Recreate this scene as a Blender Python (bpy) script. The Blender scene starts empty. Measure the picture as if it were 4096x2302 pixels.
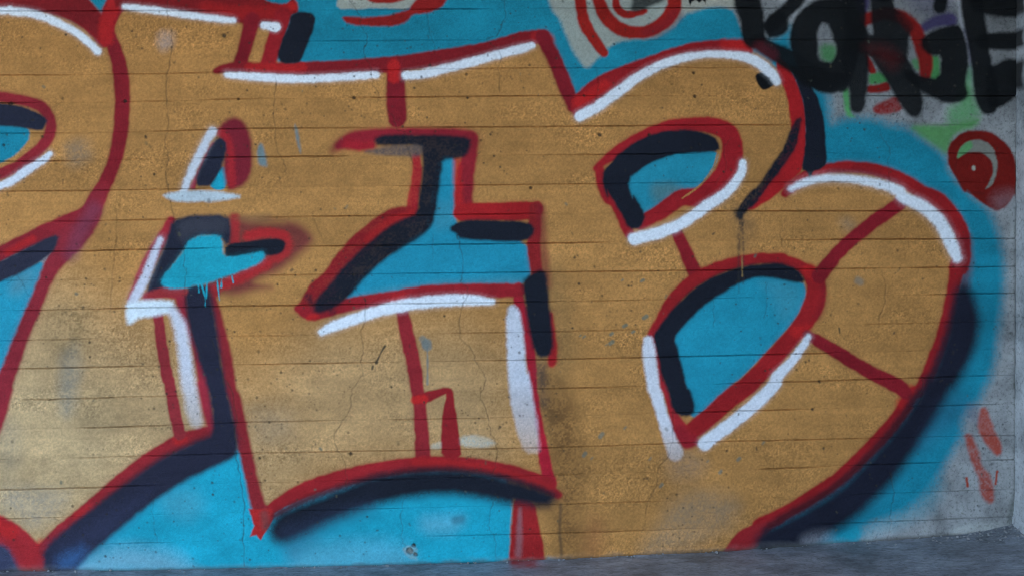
import bpy, math, random
import numpy as np
from mathutils import Matrix, Vector

random.seed(7)
rng = np.random.default_rng(11)
scene = bpy.context.scene
col = scene.collection

# ------------------------------------------------------------------ camera
# The wall face is the plane y = 0 (x right, z up); the camera stands 4.07 m in front of it.
PW, PH = 4096.0, 2302.0            # pixel frame the wall was surveyed in
FPX = 4300.0
YAW, PITCH, ROLL = 6.22132423e-02, -3.70819247e-02, -1.41967536e-02
CAM_D, CAM_H = 4.06697532, 1.21554591
_cy, _sy = math.cos(YAW), math.sin(YAW)
_fw = Vector((_sy * math.cos(PITCH), _cy * math.cos(PITCH), math.sin(PITCH)))
_r0 = Vector((_cy, -_sy, 0.0))
_u0 = _r0.cross(_fw)
_ri = math.cos(ROLL) * _r0 + math.sin(ROLL) * _u0
_up = -math.sin(ROLL) * _r0 + math.cos(ROLL) * _u0
cam_data = bpy.data.cameras.new("camera")
cam = bpy.data.objects.new("camera", cam_data)
col.objects.link(cam)
m = Matrix((( _ri.x, _up.x, -_fw.x, 0.0),
            ( _ri.y, _up.y, -_fw.y, -CAM_D),
            ( _ri.z, _up.z, -_fw.z, CAM_H),
            (0, 0, 0, 1)))
cam.matrix_world = m
cam_data.sensor_fit = 'HORIZONTAL'
cam_data.sensor_width = 36.0
cam_data.lens = 36.0 * FPX / PW
cam_data.clip_start = 0.05
cam_data.clip_end = 500.0
scene.camera = cam

# ------------------------------------------------------------------ sky, sun, exposure
world = bpy.data.worlds.new("World")
scene.world = world
world.use_nodes = True
wn = world.node_tree
wn.nodes.clear()
sky = wn.nodes.new("ShaderNodeTexSky")
sky.sky_type = 'NISHITA'
sky.sun_disc = False
SUN_EL, SUN_AZ = math.radians(38), math.radians(-20)   # behind the wall, so its face is in the shade
sky.sun_elevation = SUN_EL
sky.sun_rotation = SUN_AZ
sky.air_density = 1.0
sky.dust_density = 3.0
sky.ozone_density = 1.0
bg = wn.nodes.new("ShaderNodeBackground")
bg.inputs["Strength"].default_value = 0.15
wo = wn.nodes.new("ShaderNodeOutputWorld")
wn.links.new(sky.outputs[0], bg.inputs[0])
wn.links.new(bg.outputs[0], wo.inputs[0])

sun_data = bpy.data.lights.new("sun", 'SUN')
sun_data.energy = 1.5
sun_data.angle = math.radians(12)
sun_data.color = (1.0, 0.95, 0.88)
sun = bpy.data.objects.new("sun", sun_data)
col.objects.link(sun)
_sd = Vector((math.sin(SUN_AZ) * math.cos(SUN_EL), math.cos(SUN_AZ) * math.cos(SUN_EL), math.sin(SUN_EL)))
sun.rotation_euler = _sd.to_track_quat('Z', 'Y').to_euler()
sun.location = _sd * 20

scene.view_settings.view_transform = 'Standard'
scene.view_settings.look = 'None'
scene.view_settings.gamma = 1.0
scene.view_settings.exposure = 2.87
scene.view_settings.use_curve_mapping = False
scene.cycles.max_bounces = 6
scene.cycles.filter_width = 1.0
scene.cycles.use_denoising = True
SLAB_Y = -3.4                                       # reach of the unseen slab added to shade the wall

# ------------------------------------------------------------------ survey helpers
RI = np.array(_ri); UP = np.array(_up); FW = np.array(_fw)

def to_wall(px, py):
    """a surveyed pixel -> the point (x, z) of the wall face"""
    px = np.asarray(px, float); py = np.asarray(py, float)
    D = ((px - PW / 2) / FPX)[..., None] * RI - ((py - PH / 2) / FPX)[..., None] * UP + FW
    t = CAM_D / D[..., 1]
    return D[..., 0] * t, D[..., 2] * t + CAM_H

def to_px(x, z):
    P = np.stack([x, np.full_like(x, CAM_D), z - CAM_H], -1)
    c = P @ FW
    return PW / 2 + FPX * (P @ RI) / c, PH / 2 - FPX * (P @ UP) / c

# board joints, surveyed at five stations along the wall
ST = [500, 1000, 2200, 2900, 4030]
JL = [[None, 44, 33, 33, 36],
      [178, 166, 159, 159, 159],
      [298, 287, 271, 271, 271],
      [409, 395, 383, 384, 384],
      [530, 514, 507, 500, 500],
      [641, 627, 620, 613, 613],
      [761, 751, 738, 729, 729],
      [882, 869, 854, 844, 844],
      [1001, 988, 973, 961, 954],
      [1115, 1101, 1088, 1080, 1066],
      [1233, 1222, 1206, 1192, 1171],
      [1352, 1342, 1326, 1308, 1283],
      [1465, 1457, 1437, 1421, 1394],
      [1588, 1574, 1553, 1534, 1498],
      [1706, 1687, 1667, 1644, 1614],
      [1825, 1811, 1789, 1764, 1739],
      [1944, 1930, 1900, 1880, 1836],
      [2060, 2046, 2017, 1994, 1955],
      [2173, 2159, 2132, 2110, 2065]]
JX, JZ = [], []
for row in JL:
    xs, zs = [], []
    for s, y in zip(ST, row):
        if y is not None:
            a, b = to_wall(s, y)
            xs.append(float(a)); zs.append(float(b))
    JX.append(xs); JZ.append(zs)

def joint_z(k, x):
    """height of joint k (negative: above the surveyed ones) at wall position x"""
    if k < 0:
        return joint_z(0, x) - k * 0.1095
    xs, zs = JX[k], JZ[k]
    return np.interp(x, xs, zs)

BASE = [(-900, 2300), (0, 2284), (500, 2281), (1000, 2273), (1600, 2258), (2200, 2239), (2896, 2204), (3300, 2178), (3542, 2160), (3800, 2142), (4064, 2128)]
_bx, _bz = to_wall([p[0] for p in BASE], [p[1] for p in BASE])
def base_z(x):
    return np.interp(x, _bx, _bz)

X_CORNER = float(to_wall(4061, 1200)[0])
X_LEFT = float(to_wall(-900, 1200)[0])
Z_TOP = 3.05

# ------------------------------------------------------------------ noise
def hash_lattice(seed, n=256):
    return np.random.default_rng(seed).random((n, n)).astype(np.float32)

def vnoise(u, v, seed):
    """smooth value noise in 0..1"""
    L = hash_lattice(seed)
    iu = np.floor(u).astype(np.int32); iv = np.floor(v).astype(np.int32)
    fu = (u - iu).astype(np.float32); fv = (v - iv).astype(np.float32)
    fu = fu * fu * (3 - 2 * fu); fv = fv * fv * (3 - 2 * fv)
    a = L[iu & 255, iv & 255]; b = L[(iu + 1) & 255, iv & 255]
    c = L[iu & 255, (iv + 1) & 255]; d = L[(iu + 1) & 255, (iv + 1) & 255]
    return (a * (1 - fu) + b * fu) * (1 - fv) + (c * (1 - fu) + d * fu) * fv

def fbm(u, v, seed, octv=4, gain=0.5):
    s = 0; a = 1.0; t = 0
    for o in range(octv):
        s = s + a * vnoise(u * 2 ** o + 17.3 * o, v * 2 ** o + 9.1 * o, seed + o); t += a; a *= gain
    return s / t

# ------------------------------------------------------------------ the painted skin: one fine grid over the wall face
STEP = 0.00285
x_in0, x_in1 = float(to_wall(-40, 1200)[0]), X_CORNER
z_in0, z_in1 = -0.02, float(to_wall(2048, -40)[1])
gx = np.concatenate([np.arange(X_LEFT, x_in0, 0.012), np.arange(x_in0, x_in1, STEP), [x_in1]])
gz = np.concatenate([np.arange(z_in0, z_in1, STEP), np.arange(z_in1, 2.62, 0.012)])
_fine = [gz]
for _k in range(len(JL)):                            # finer rows along every board joint, so the joints stay crisp
    _zz = joint_z(_k, np.linspace(x_in0, x_in1, 40))
    _fine.append(np.arange(_zz.min() - 0.0045, _zz.max() + 0.0045, 0.0011))
_m = np.zeros(len(gz), bool)
for _f in _fine[1:]:
    _m |= (gz > _f[0] - 0.0008) & (gz < _f[-1] + 0.0008)
gz = np.unique(np.concatenate([gz[~_m]] + _fine[1:]))
gz = gz[np.concatenate([[True], np.diff(gz) > 0.0005])]
NX, NZ = len(gx), len(gz)
GX, GZ = np.meshgrid(gx, gz)                       # [row z, col x]
GPX, GPY = to_px(GX, GZ)
GPX = GPX.astype(np.float32); GPY = GPY.astype(np.float32)
n_edge = (fbm(GPX / 26, GPY / 26, 21, 3) - 0.5)     # wobble of paint edges
n_grain = rng.random((NZ, NX), dtype=np.float32)
n_grain2 = vnoise(GPX / 6.5, GPY / 6.5, 33)
n_coat = fbm(GPX / 190, GPY / 110, 41, 4)
n_coat2 = fbm(GPX / 60, GPY / 45, 51, 3)

C = np.zeros((NZ, NX, 3), np.float32)
A = np.zeros((NZ, NX), np.float32)
GOLD = np.zeros((NZ, NX), np.float32)
OWN = np.zeros((NZ, NX), np.int16)                  # which part each spot belongs to
PARTS = {}                                          # id -> (thing key, part name, label)
_next = [0]

K = 1.81                                            # survey sheets: 12 enlargements of the wall
OFF = {}
for _r, _y in enumerate((0, 750, 1502)):
    for _c, _x in enumerate((0, 1000, 2000, 2896)):
        OFF["abcdefghijkl"[_r * 4 + _c]] = (_x, _y)

def S(*seq):
    """sheet letters and points in order -> surveyed pixels; a third value is a width in sheet units"""
    out = []
    ox = oy = 0
    for s in seq:
        if isinstance(s, str):
            ox, oy = OFF[s]
        else:
            out.append((ox + s[0] / K, oy + s[1] / K) + ((s[2] / K,) if len(s) > 2 else ()))
    return out

def lin(r, g, b):
    if r > 1.8 * max(g, b):                          # red pigments: deeper than they look
        r, g, b = r * 0.95, g * 0.85, b * 0.80
    o = []
    for c_, f_ in zip((r, g, b), (0.91, 0.95, 1.10)):
        c_ = c_ / 255
        c_ = c_ / 12.92 if c_ <= 0.04045 else ((c_ + 0.055) / 1.055) ** 2.4
        o.append(min(c_ / f_, 0.85))
    return np.array(o, np.float32)

def catmull(p, n=6):
    p = [np.array(q, float) for q in p]
    if len(p) < 3:
        return p
    out = []
    q = [2 * p[0] - p[1]] + p + [2 * p[-1] - p[-2]]
    for i in range(1, len(q) - 2):
        for t in np.linspace(0, 1, n, endpoint=False):
            a, b, c_, d = q[i - 1], q[i], q[i + 1], q[i + 2]
            out.append(0.5 * ((2 * b) + (c_ - a) * t + (2 * a - 5 * b + 4 * c_ - d) * t * t + (3 * b - a - 3 * c_ + d) * t ** 3))
    out.append(p[-1])
    return out

def chaikin(p, it=1):
    p = [np.array(q[:2], float) for q in p]
    for _ in range(it):
        o = []
        for i in range(len(p)):
            a, b = p[i], p[(i + 1) % len(p)]
            o += [0.78 * a + 0.22 * b, 0.22 * a + 0.78 * b]
        p = o
    return p

def window(x0, y0, x1, y1):
    wx, wz = to_wall([x0, x1, x0, x1], [y0, y0, y1, y1])
    c0 = max(0, np.searchsorted(gx, wx.min()) - 1); c1 = min(NX, np.searchsorted(gx, wx.max()) + 1)
    r0 = max(0, np.searchsorted(gz, wz.min()) - 1); r1 = min(NZ, np.searchsorted(gz, wz.max()) + 1)
    return r0, r1, c0, c1

def seg_dist(D, r0, c0, p, q, wp, wq, reach):
    """D (window starting r0,c0) = min(D, distance to the segment minus its half width)"""
    e = max(wp, wq) + reach
    a0, a1, b0, b1 = window(min(p[0], q[0]) - e, min(p[1], q[1]) - e, max(p[0], q[0]) + e, max(p[1], q[1]) + e)
    a0 = max(a0, r0); b0 = max(b0, c0); a1 = min(a1, r0 + D.shape[0]); b1 = min(b1, c0 + D.shape[1])
    if a1 <= a0 or b1 <= b0:
        return
    X = GPX[a0:a1, b0:b1]; Y = GPY[a0:a1, b0:b1]
    dx, dy = q[0] - p[0], q[1] - p[1]
    L2 = dx * dx + dy * dy + 1e-9
    t = np.clip(((X - p[0]) * dx + (Y - p[1]) * dy) / L2, 0, 1)
    d = np.hypot(X - p[0] - t * dx, Y - p[1] - t * dy) - (wp + (wq - wp) * t)
    sub = D[a0 - r0:a1 - r0, b0 - c0:b1 - c0]
    np.minimum(sub, d, out=sub)

def stroke_field(pts, w, reach):
    pts = [tuple(q) if len(q) > 2 else (q[0], q[1], w) for q in pts]
    P = catmull(pts)
    xs = [q[0] for q in P]; ys = [q[1] for q in P]; wm = max(q[2] for q in P) / 2 + reach
    r0, r1, c0, c1 = window(min(xs) - wm, min(ys) - wm, max(xs) + wm, max(ys) + wm)
    if r1 <= r0 or c1 <= c0:
        return None
    D = np.full((r1 - r0, c1 - c0), 1e3, np.float32)
    for p, q in zip(P[:-1], P[1:]):
        seg_dist(D, r0, c0, p, q, p[2] / 2, q[2] / 2, reach)
    return r0, r1, c0, c1, D

def poly_field(pts, reach, it=1):
    P = chaikin(pts, it) if it else [np.array(q[:2], float) for q in pts]
    xs = [q[0] for q in P]; ys = [q[1] for q in P]
    r0, r1, c0, c1 = window(min(xs) - reach, min(ys) - reach, max(xs) + reach, max(ys) + reach)
    if r1 <= r0 or c1 <= c0:
        return None
    D = np.full((r1 - r0, c1 - c0), 1e3, np.float32)
    T = np.zeros((r1 - r0, c1 - c0 + 1), np.int32)
    wx, wz = to_wall(xs, ys)
    n = len(P)
    for i in range(n):
        j = (i + 1) % n
        seg_dist(D, r0, c0, P[i], P[j], 0, 0, reach)
        x1, z1, x2, z2 = wx[i], wz[i], wx[j], wz[j]
        if z1 == z2:
            continue
        lo, hi = min(z1, z2), max(z1, z2)
        ra = max(r0, np.searchsorted(gz, lo)); rb = min(r1, np.searchsorted(gz, hi))
        if rb <= ra:
            continue
        zz = gz[ra:rb]
        xc = x1 + (zz - z1) / (z2 - z1) * (x2 - x1)
        ci = np.clip(np.searchsorted(gx, xc) - c0, 0, c1 - c0)
        np.add.at(T, (np.arange(ra, rb) - r0, ci), 1)
    inside = (np.cumsum(T, 1)[:, :-1] % 2) == 1
    D = np.where(inside, -np.minimum(D, reach), D)
    return r0, r1, c0, c1, D

def part(thing, name, label=None):
    _next[0] += 1
    PARTS[_next[0]] = (thing, name, label)
    return _next[0]

def lay(field, colour, pid, soft=9, op=1.0, wob=3.6, var=0.16, gold=0.0, dry=0.0, grad=None, gate=False, grow=0.0):
    """lay one coat of paint on the skin"""
    if field is None:
        return
    r0, r1, c0, c1, D = field
    sl = (slice(r0, r1), slice(c0, c1))
    D = D - grow
    d = D + n_edge[sl] * wob * 2
    a0 = np.clip(0.5 - d / (2 * soft), 0, 1)
    a = a0 * a0 * (3 - 2 * a0)
    mid = a * (1 - a)
    a = np.clip(a + (n_grain[sl] * 0.5 + n_grain2[sl] * 0.5 - 0.5) * 1.6 * mid, 0, 1)
    if dry:
        a = a * np.clip(1.0 - dry * np.clip((n_grain2[sl] * 0.6 + n_coat2[sl] * 0.8 - 0.55) * 3, 0, 1), 0, 1)
    o = op
    if grad is not None:
        o = np.clip(grad(GPX[sl], GPY[sl]), 0, 1)
    a = (a * o).astype(np.float32)
    if gate:                                        # only where gold lies already
        a = a * GOLD[sl]; gold = 1.0
    k = (1 + var * (n_coat[sl] - 0.5) * 2 + 0.5 * var * (n_coat2[sl] - 0.5) * 2)[..., None].astype(np.float32)
    cc = colour[None, None, :] * k
    C[sl] = C[sl] * (1 - a[..., None]) + cc * a[..., None]
    A[sl] = A[sl] + (1 - A[sl]) * a
    GOLD[sl] = GOLD[sl] * (1 - a) + gold * a
    if pid:
        ow = OWN[sl]
        aa = np.clip(0.5 - D / (2 * soft), 0, 1) * (o if not np.isscalar(o) or o < 0.6 else 1.0)
        ow[(aa > 0.5) | ((aa > 0.03) & (ow == 0))] = pid

def halo(field, colour, soft, op, amount):
    """fuzzy overspray round a coat, laid before the coat itself"""
    if field is None or amount <= 0:
        return
    lay(field, colour, None, soft=soft * 3.2, op=op * amount, wob=2.0)

def St(pts, colour, pid, w=50, soft=9, reach=None, spray=0.0, **k):
    soft *= 0.78
    if spray:
        halo(stroke_field(pts, w / K, soft * 5 + 10), colour, soft, k.get('op', 1.0), spray)
    lay(stroke_field(pts, w / K, (reach or soft * 1.6) + 16), colour, pid, soft=soft, **k)

def Po(pts, colour, pid, soft=9, it=1, spray=0.0, **k):
    if soft < 24: soft *= 0.78
    if spray:
        halo(poly_field(pts, soft * 5 + 26, it), colour, soft, k.get('op', 1.0), spray)
    lay(poly_field(pts, soft * 1.6 + 26, it), colour, pid, soft=soft, **k)

# paint colours
BLUE = lin(26, 131, 160); BLUE2 = lin(28, 157, 187)
GOLDC = lin(180, 128, 75); GOLD2 = lin(196, 160, 100)
RED = lin(186, 38, 42); DRED = lin(150, 34, 44); MAR = lin(126, 34, 52); BRED = lin(206, 42, 44); PINK = lin(168, 48, 70)
SPRED = lin(160, 36, 32); SPDARK = lin(122, 28, 24)
BLK = lin(25, 28, 40); TAG = lin(15, 17, 20); NAVY = lin(35, 37, 54)
WHT = lin(226, 230, 246); WHT2 = lin(196, 198, 216)
PALE = lin(166, 164, 156); GRN = lin(84, 158, 96); VIO = lin(70, 58, 110); ORG = lin(178, 72, 52); GREY = lin(110, 118, 120)
DIRT = lin(52, 48, 44)
# ------------------------------------------------------------------ paint, bottom coat first
THINGS = {}                                          # key -> (name, label, category, group)
def T(key, name, label, cat, group=None):
    THINGS[key] = (name, label, cat, group)

T('bg_top', 'paint_patch', 'blue paint patch along the top edge above the crossbar of the middle letter', 'paint patch', 'flat blue background paint')
T('bg_right', 'paint_patch', 'blue paint halo curving around the right side of the rightmost gold letter', 'paint patch', 'flat blue background paint')
T('bg_low', 'paint_patch', 'bright blue paint along the wall foot under the middle letter', 'paint patch', 'flat blue background paint')
T('grey_top', 'paint_patch', 'pale grey paint wedge behind the double red ring at the top', 'paint patch')
T('grey_top2', 'paint_patch', 'small pale grey paint patch behind the red hook at the top edge', 'paint patch')
T('violet', 'paint_patch', 'violet paint patch behind the black tag in the top right corner', 'paint patch')
T('green', 'paint_patch', 'green paint patches between the black tag and the red spiral', 'paint patch')
T('hook', 'red_swirl', 'short red paint hook on blue at the top edge, left of the double ring', 'graffiti swirl', 'red painted swirls')
T('ring', 'red_swirl', 'double red ring on pale grey at the top edge between two letters', 'graffiti swirl', 'red painted swirls')
T('spiral', 'red_swirl', 'red spiral with a pale crescent and white dot at the right edge', 'graffiti swirl', 'red painted swirls')
T('loop', 'red_swirl', 'red loop half hidden under the black tag in the top right corner', 'graffiti swirl', 'red painted swirls')
T('tag', 'spray_tag', 'black spray tag of five letters in the top right corner', 'graffiti tag')
T('L', 'graffiti_letter', 'gold letter with a curved red edge, cut off by the left edge', 'graffiti letter', 'big gold letters')
T('M', 'graffiti_letter', 'wide gold middle letter with long white crossbar highlights and blue arrow-shaped opening', 'graffiti letter', 'big gold letters')
T('B', 'graffiti_letter', 'rightmost gold letter with two round bowls and two blue openings', 'graffiti letter', 'big gold letters')
T('smear1', 'paint_smear', 'short orange smear nearer the corner, right of the blue halo', 'paint smear', 'orange smears')
T('smear2', 'paint_smear', 'long broken orange smear just left of the shorter one, low on bare concrete', 'paint smear', 'orange smears')

# --- background: grey, blue, violet, green
pid = part('bg_top', 'coat')
Po(S('a', (560, -400), (600, -30), (700, 60), (760, 110), (860, -20), 'a', (1820, -40), (1900, 60), (2100, 120), 'b', (60, 470), (500, 520),
     (1100, 480), (1700, 360), (2172, 300), 'c', (330, 320), (540, 760), (900, 560), (1300, 400), (1800, 360), (1900, 320), (1760, 270), (1700, 90), (1620, 45), (1500, 48), (1320, 100),
     (900, -200), (0, -400)), BLUE, pid, soft=12, var=0.24)
pid = part('grey_top', 'coat')
Po(S('c', (380, -420), (350, -20), (365, 60), (435, 140), (475, 260), (540, 390), (600, 480), (640, 496), (680, 450), (740, 400), (800, 335), (900, 290),
     (1100, 284), (1250, 205), (1320, 110), (1480, 62), (1600, 50), (1690, 70), (1760, -40), (1760, -420)), PALE, pid, soft=16, op=0.85, var=0.12)
pid = part('grey_top2', 'coat')
Po(S('b', (640, -420), (632, -20), (628, 66), (760, 68), (900, 62), (1050, 66), (1150, 72), (1230, 10), (1260, -40), (1300, -420)), PALE, pid, soft=9, op=0.9, var=0.12)
# right halo
pid = part('bg_right', 'coat')
Po(S('d', (400, 250), (500, 180), (490, 320), (560, 420), (650, 615), (765, 670), (775, 890), (830, 870), (900, 850), (1010, 852), (1130, 862), (1180, 892),
     (1330, 920), (1420, 980), (1560, 1080), (1610, 1130), (1640, 1240), (1720, 1330), (1790, 1410),
     'h', (1840, 90), (1930, 170), (1980, 290), (2012, 400), (2030, 560), (2032, 700), (2020, 850), (1992, 1050), (1965, 1250), (1925, 1400),
     'l', (1905, 60), (1850, 190), (1770, 230), (1730, 330), (1735, 430), (1650, 560), (1590, 680), (1510, 800), (1440, 890), (1290, 1000), (1080, 1070), (985, 1130), (965, 1215),
     (600, 1250), (0, 1280), 'k', (1400, 1200), (1200, 600), 'g', (1500, 300), 'd', (100, 400)), BLUE, pid, soft=34, var=0.24)
# lower right of the halo thins out over the concrete
Po(S('l', (1560, 700), (1600, 830), (1480, 1010), (1250, 1110), (1000, 1200), (960, 1220), (960, 1100), (1200, 1000), (1420, 860)), BLUE2, None, soft=40, op=0.35)
Po(S('l', (820, 1150), (960, 1080), (1000, 1100), (980, 1200), (840, 1235), (760, 1215)), BLUE2, None, soft=22, op=0.8)
pid = part('bg_low', 'coat')
Po(S('i', (-900, 1300), (300, 1150), (900, 800), (1720, 480), (1900, 700), 'j', (300, 850), (900, 680), (1700, 680), (2000, 760), (1990, 1420), (0, 1470), 'i', (0, 1500), (-900, 1500)), BLUE2, pid, soft=12, var=0.2)
Po(S('i', (380, 1430), (650, 1290), (900, 1230), (1250, 1280), (1400, 1400), (1200, 1440)), WHT2, None, soft=60, op=0.28)
Po(S('i', (1150, 850), (1400, 800), (1500, 950), (1350, 1060), (1180, 980)), GREY, None, soft=50, op=0.22)
Po(S('j', (300, 1230), (900, 1180), (1200, 1250), (1100, 1420), (300, 1430)), WHT2, None, soft=60, op=0.12)
Po(S('j', (1230, 1020), (1400, 1010), (1560, 1010), (1530, 1080), (1450, 1140), (1250, 1130)), WHT2, None, soft=40, op=0.13)
St(S('j', (1490, 1040), (1530, 1035)), NAVY, None, w=60, soft=16, op=0.4)

Po(S('d', (1390, 225), (1450, 150), (1560, 100), (1650, 90), (1690, 120), (1680, 190), (1560, 195), (1450, 235)), VIO, part('violet', 'blotch'), soft=16, op=0.9)
Po(S('d', (950, -60), (1060, -60), (1045, 90), (985, 135), (955, 80)), VIO, part('violet', 'blotch'), soft=14, op=0.9)
Po(S('d', (1280, -60), (1640, -60), (1660, 60), (1500, 110), (1380, 90)), VIO, part('violet', 'blotch'), soft=40, op=0.45)
Po(S('d', (1690, -40), (1740, 180), (1800, 420), (1815, 640), (1740, 620), (1780, 400), (1700, 190)), WHT2, None, soft=12, op=0.4)
St(S('d', (1750, 230), (1790, 420), (1770, 560)), VIO, part('violet', 'blotch'), w=40, soft=16, op=0.5)
Po(S('d', (690, 330), (820, 320), (815, 440), (750, 460), (700, 420)), GRN, part('green', 'blotch'), soft=22, op=0.85)
Po(S('d', (858, 640), (905, 640), (915, 820), (960, 850), (890, 852), (870, 780)), GRN, part('green', 'blotch'), soft=12, op=0.95)
Po(S('d', (1040, 535), (1150, 520), (1200, 590), (1120, 612), (1050, 615)), GRN, part('green', 'blotch'), soft=12)
Po(S('d', (1350, 430), (1420, 420), (1420, 520), (1370, 500)), GRN, part('green', 'blotch'), soft=14, op=0.8)
Po(S('d', (1480, 410), (1560, 400), (1570, 580), (1480, 580)), GRN, part('green', 'blotch'), soft=14)
Po(S('d', (1740, 510), (1800, 480), (1810, 720), (1850, 760), (1850, 850), (1760, 890), (1620, 905), (1610, 790), (1700, 740)), GRN, part('green', 'blotch'), soft=30, op=0.75)
Po(S('d', (1340, 915), (1500, 905), (1640, 905), (1850, 850), (1830, 920), (1690, 960), (1640, 1010), (1620, 1120), (1560, 1085), (1420, 985)), lin(84, 150, 84), part('green', 'blotch'), soft=22, op=0.85)

# --- red hook, rings, spiral, loop
pid = part('hook', 'stroke')
Po(S('b', (668, 122), (720, 124), (850, 128), (1000, 113), (1100, 86), (1150, 66), (1175, 30), (1240, -30), (1300, -300), (1500, -300), (1440, -20), (1385, 60), (1270, 100), (1180, 108), (1130, 165), (1060, 186),
     (950, 196), (860, 190), (740, 182), (690, 160)), lin(156, 36, 38), pid, soft=10, var=0.3)
pid = part('hook', 'blot')
Po(S('b', (800, -300), (830, -10), (880, 20), (950, 28), (1080, 18), (1150, -20), (1150, -300)), SPRED, pid, soft=9)
pid = part('ring', 'outer_arc')
St(S('c', (570, -300, 80), (580, -20, 84), (592, 80, 86), (622, 190, 88), (676, 280, 82), (735, 360, 70), (752, 385, 60)), SPRED, pid, soft=9, var=0.25)
pid = part('ring', 'inner_ring')
St(S('c', (690, -300, 90), (712, -20, 90), (752, 100, 100), (810, 170, 104), (890, 220, 96), (980, 238, 90), (1080, 225, 92), (1170, 175, 100), (1240, 95, 110), (1262, 0, 100), (1230, -300, 100)), SPRED, pid, soft=9, var=0.25)
St(S('c', (1060, 240, 70), (1180, 200, 90), (1270, 110, 100)), MAR, None, soft=26, op=0.5)
pid = part('ring', 'core')
St(S('c', (830, -300, 50), (838, -10, 50), (850, 60, 58), (900, 105, 56), (960, 106, 52), (1050, 82, 36)), SPRED, pid, soft=8)
Po(S('c', (955, -300), (960, 10), (945, 70), (985, 95), (1080, 55), (1160, 24), (1215, -10), (1250, -300)), TAG, pid, soft=14, op=0.85)
Po(S('c', (1370, -300), (1366, 20), (1378, 52), (1386, 16), (1420, 8), (1440, 22), (1462, 6), (1478, 14), (1490, 36), (1496, -300)), TAG, part('ring', 'drip'), soft=5, it=0)

pid = part('spiral', 'disc')
Po(S('d', (1615, 1090), (1645, 1025), (1720, 962), (1815, 940), (1920, 952), (2020, 1012), (2088, 1100), (2118, 1210), (2125, 1330), (2112, 1440),
     'h', (2105, 40), (2050, 140), (1975, 178), (1900, 130), (1830, 88), (1765, 20), 'd', (1735, 1395), (1700, 1320), (1645, 1240), (1618, 1180)), SPDARK, pid, soft=9, var=0.2)
Po(S('h', (1940, 60), (2090, 20), (2110, 110), (2010, 175), (1960, 160)), WHT2, None, soft=40, op=0.16)
pid = part('spiral', 'crescent')
Po(S('d', (1686, 1150), (1700, 1090), (1740, 1040), (1800, 1012), (1866, 1012), (1930, 1056), (1968, 1120), (1982, 1190), (1966, 1280), (1936, 1345), (1882, 1380), (1922, 1325), (1946, 1260),
     (1944, 1195), (1920, 1145), (1885, 1112), (1825, 1096), (1760, 1104), (1715, 1130)), lin(128, 128, 124), pid, soft=7)
St(S('d', (1690, 1150, 14), (1672, 1230, 16), (1700, 1320, 16), (1770, 1390, 16), (1880, 1400, 18)), lin(104, 26, 24), None, soft=7, op=0.7)
Po(S('d', (1686, 1150), (1700, 1090), (1740, 1040), (1790, 1018), (1800, 1060), (1760, 1104), (1715, 1130)), GRN, pid, soft=8, op=0.8)
St(S('d', (1806, 1212), (1808, 1224)), PALE, part('spiral', 'dot'), w=26, soft=6)

St(S('d', (1000, 160, 90), (1060, 130, 90), (1180, 100, 90), (1300, 140, 100), (1380, 220, 100), (1430, 340, 104), (1460, 460, 104), (1455, 545, 80)), SPRED, part('loop', 'stroke'), soft=12)
Po(S('d', (1020, 380), (1060, 420), (1110, 530), (1050, 535), (1030, 480)), SPRED, part('loop', 'stroke'), soft=9)
Po(S('d', (1035, 622), (1120, 612), (1190, 590), (1210, 660), (1120, 672), (1035, 672)), SPRED, part('loop', 'stroke'), soft=9)
Po(S('d', (1072, 780), (1130, 742), (1250, 690), (1275, 740), (1295, 800), (1180, 832), (1090, 826)), lin(150, 50, 52), part('loop', 'stroke'), soft=12, dry=0.15)

# --- gold fills
def gold_patch(pts, pid, soft=14):
    Po(pts, GOLDC, pid, soft=soft, var=0.12, gold=1.0, grow=10)
pid_Lf = part('L', 'fill')
gold_patch(S('a', (-900, 60), (0, 60), (300, 80), (560, 180), (760, 330), (850, 430), (880, 640), (885, 800), (870, 1000), (800, 1250), (730, 1400),
             'e', (640, 170), (440, 250), (200, 370), (-900, 900)), pid_Lf)
pid_Mf = part('M', 'fill')
gold_patch(S('a', (780, 150), (870, 60), (1300, 40), (1800, 110), (2040, 140), 'b', (90, 460), (600, 500), (1100, 480), (1700, 380), (2172, 280), 'c', (320, 330), (540, 780),
             (600, 1000), (450, 1448), 'g', (480, 1448), 'k', (420, 800), (360, 1340), 'k', (85, 1370), (110, 880), (60, 800), 'j', (1900, 700), (1200, 640), (600, 720), (200, 930),
             'i', (1930, 1000), (1820, 700), (1720, 420), (1500, 420), (1200, 540), (800, 820), (300, 1230), (180, 1150), (0, 1010), (-900, 900), (-900, 600), (-20, 300), (100, 0),
             'e', (100, 1250), (240, 850), (420, 480), (700, 150), 'a', (800, 1250), (870, 1000), (885, 800), (880, 640), (850, 430)), pid_Mf)
pid_Bf = part('B', 'fill')
gold_patch(S('c', (540, 780), (900, 550), (1300, 400), (1700, 350), (1900, 420), (2040, 560), 'd', (440, 660), (500, 820), (520, 1000), (560, 1250), (740, 1220), (1000, 1230), (1300, 1320),
             'h', (1450, 60), (1650, 230), (1720, 450), (1680, 680), (1640, 900), (1560, 1150), (1450, 1400), 'l', (1360, 130), (1200, 330), (1000, 560), (800, 740), (550, 900), (300, 1050), (130, 1130), (0, 1275),
             'k', (1500, 1310), (300, 1350), (340, 1000), (420, 800), (420, 0), 'g', (450, 1000), (450, 0), 'c', (450, 1448), (600, 1000)), pid_Bf)
# tired, dirty and over-sprayed areas of the gold
def blot(pts, c_, op, soft=30, dry=0.0):
    Po(pts, c_, None, soft=soft, op=op, dry=dry)
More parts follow.
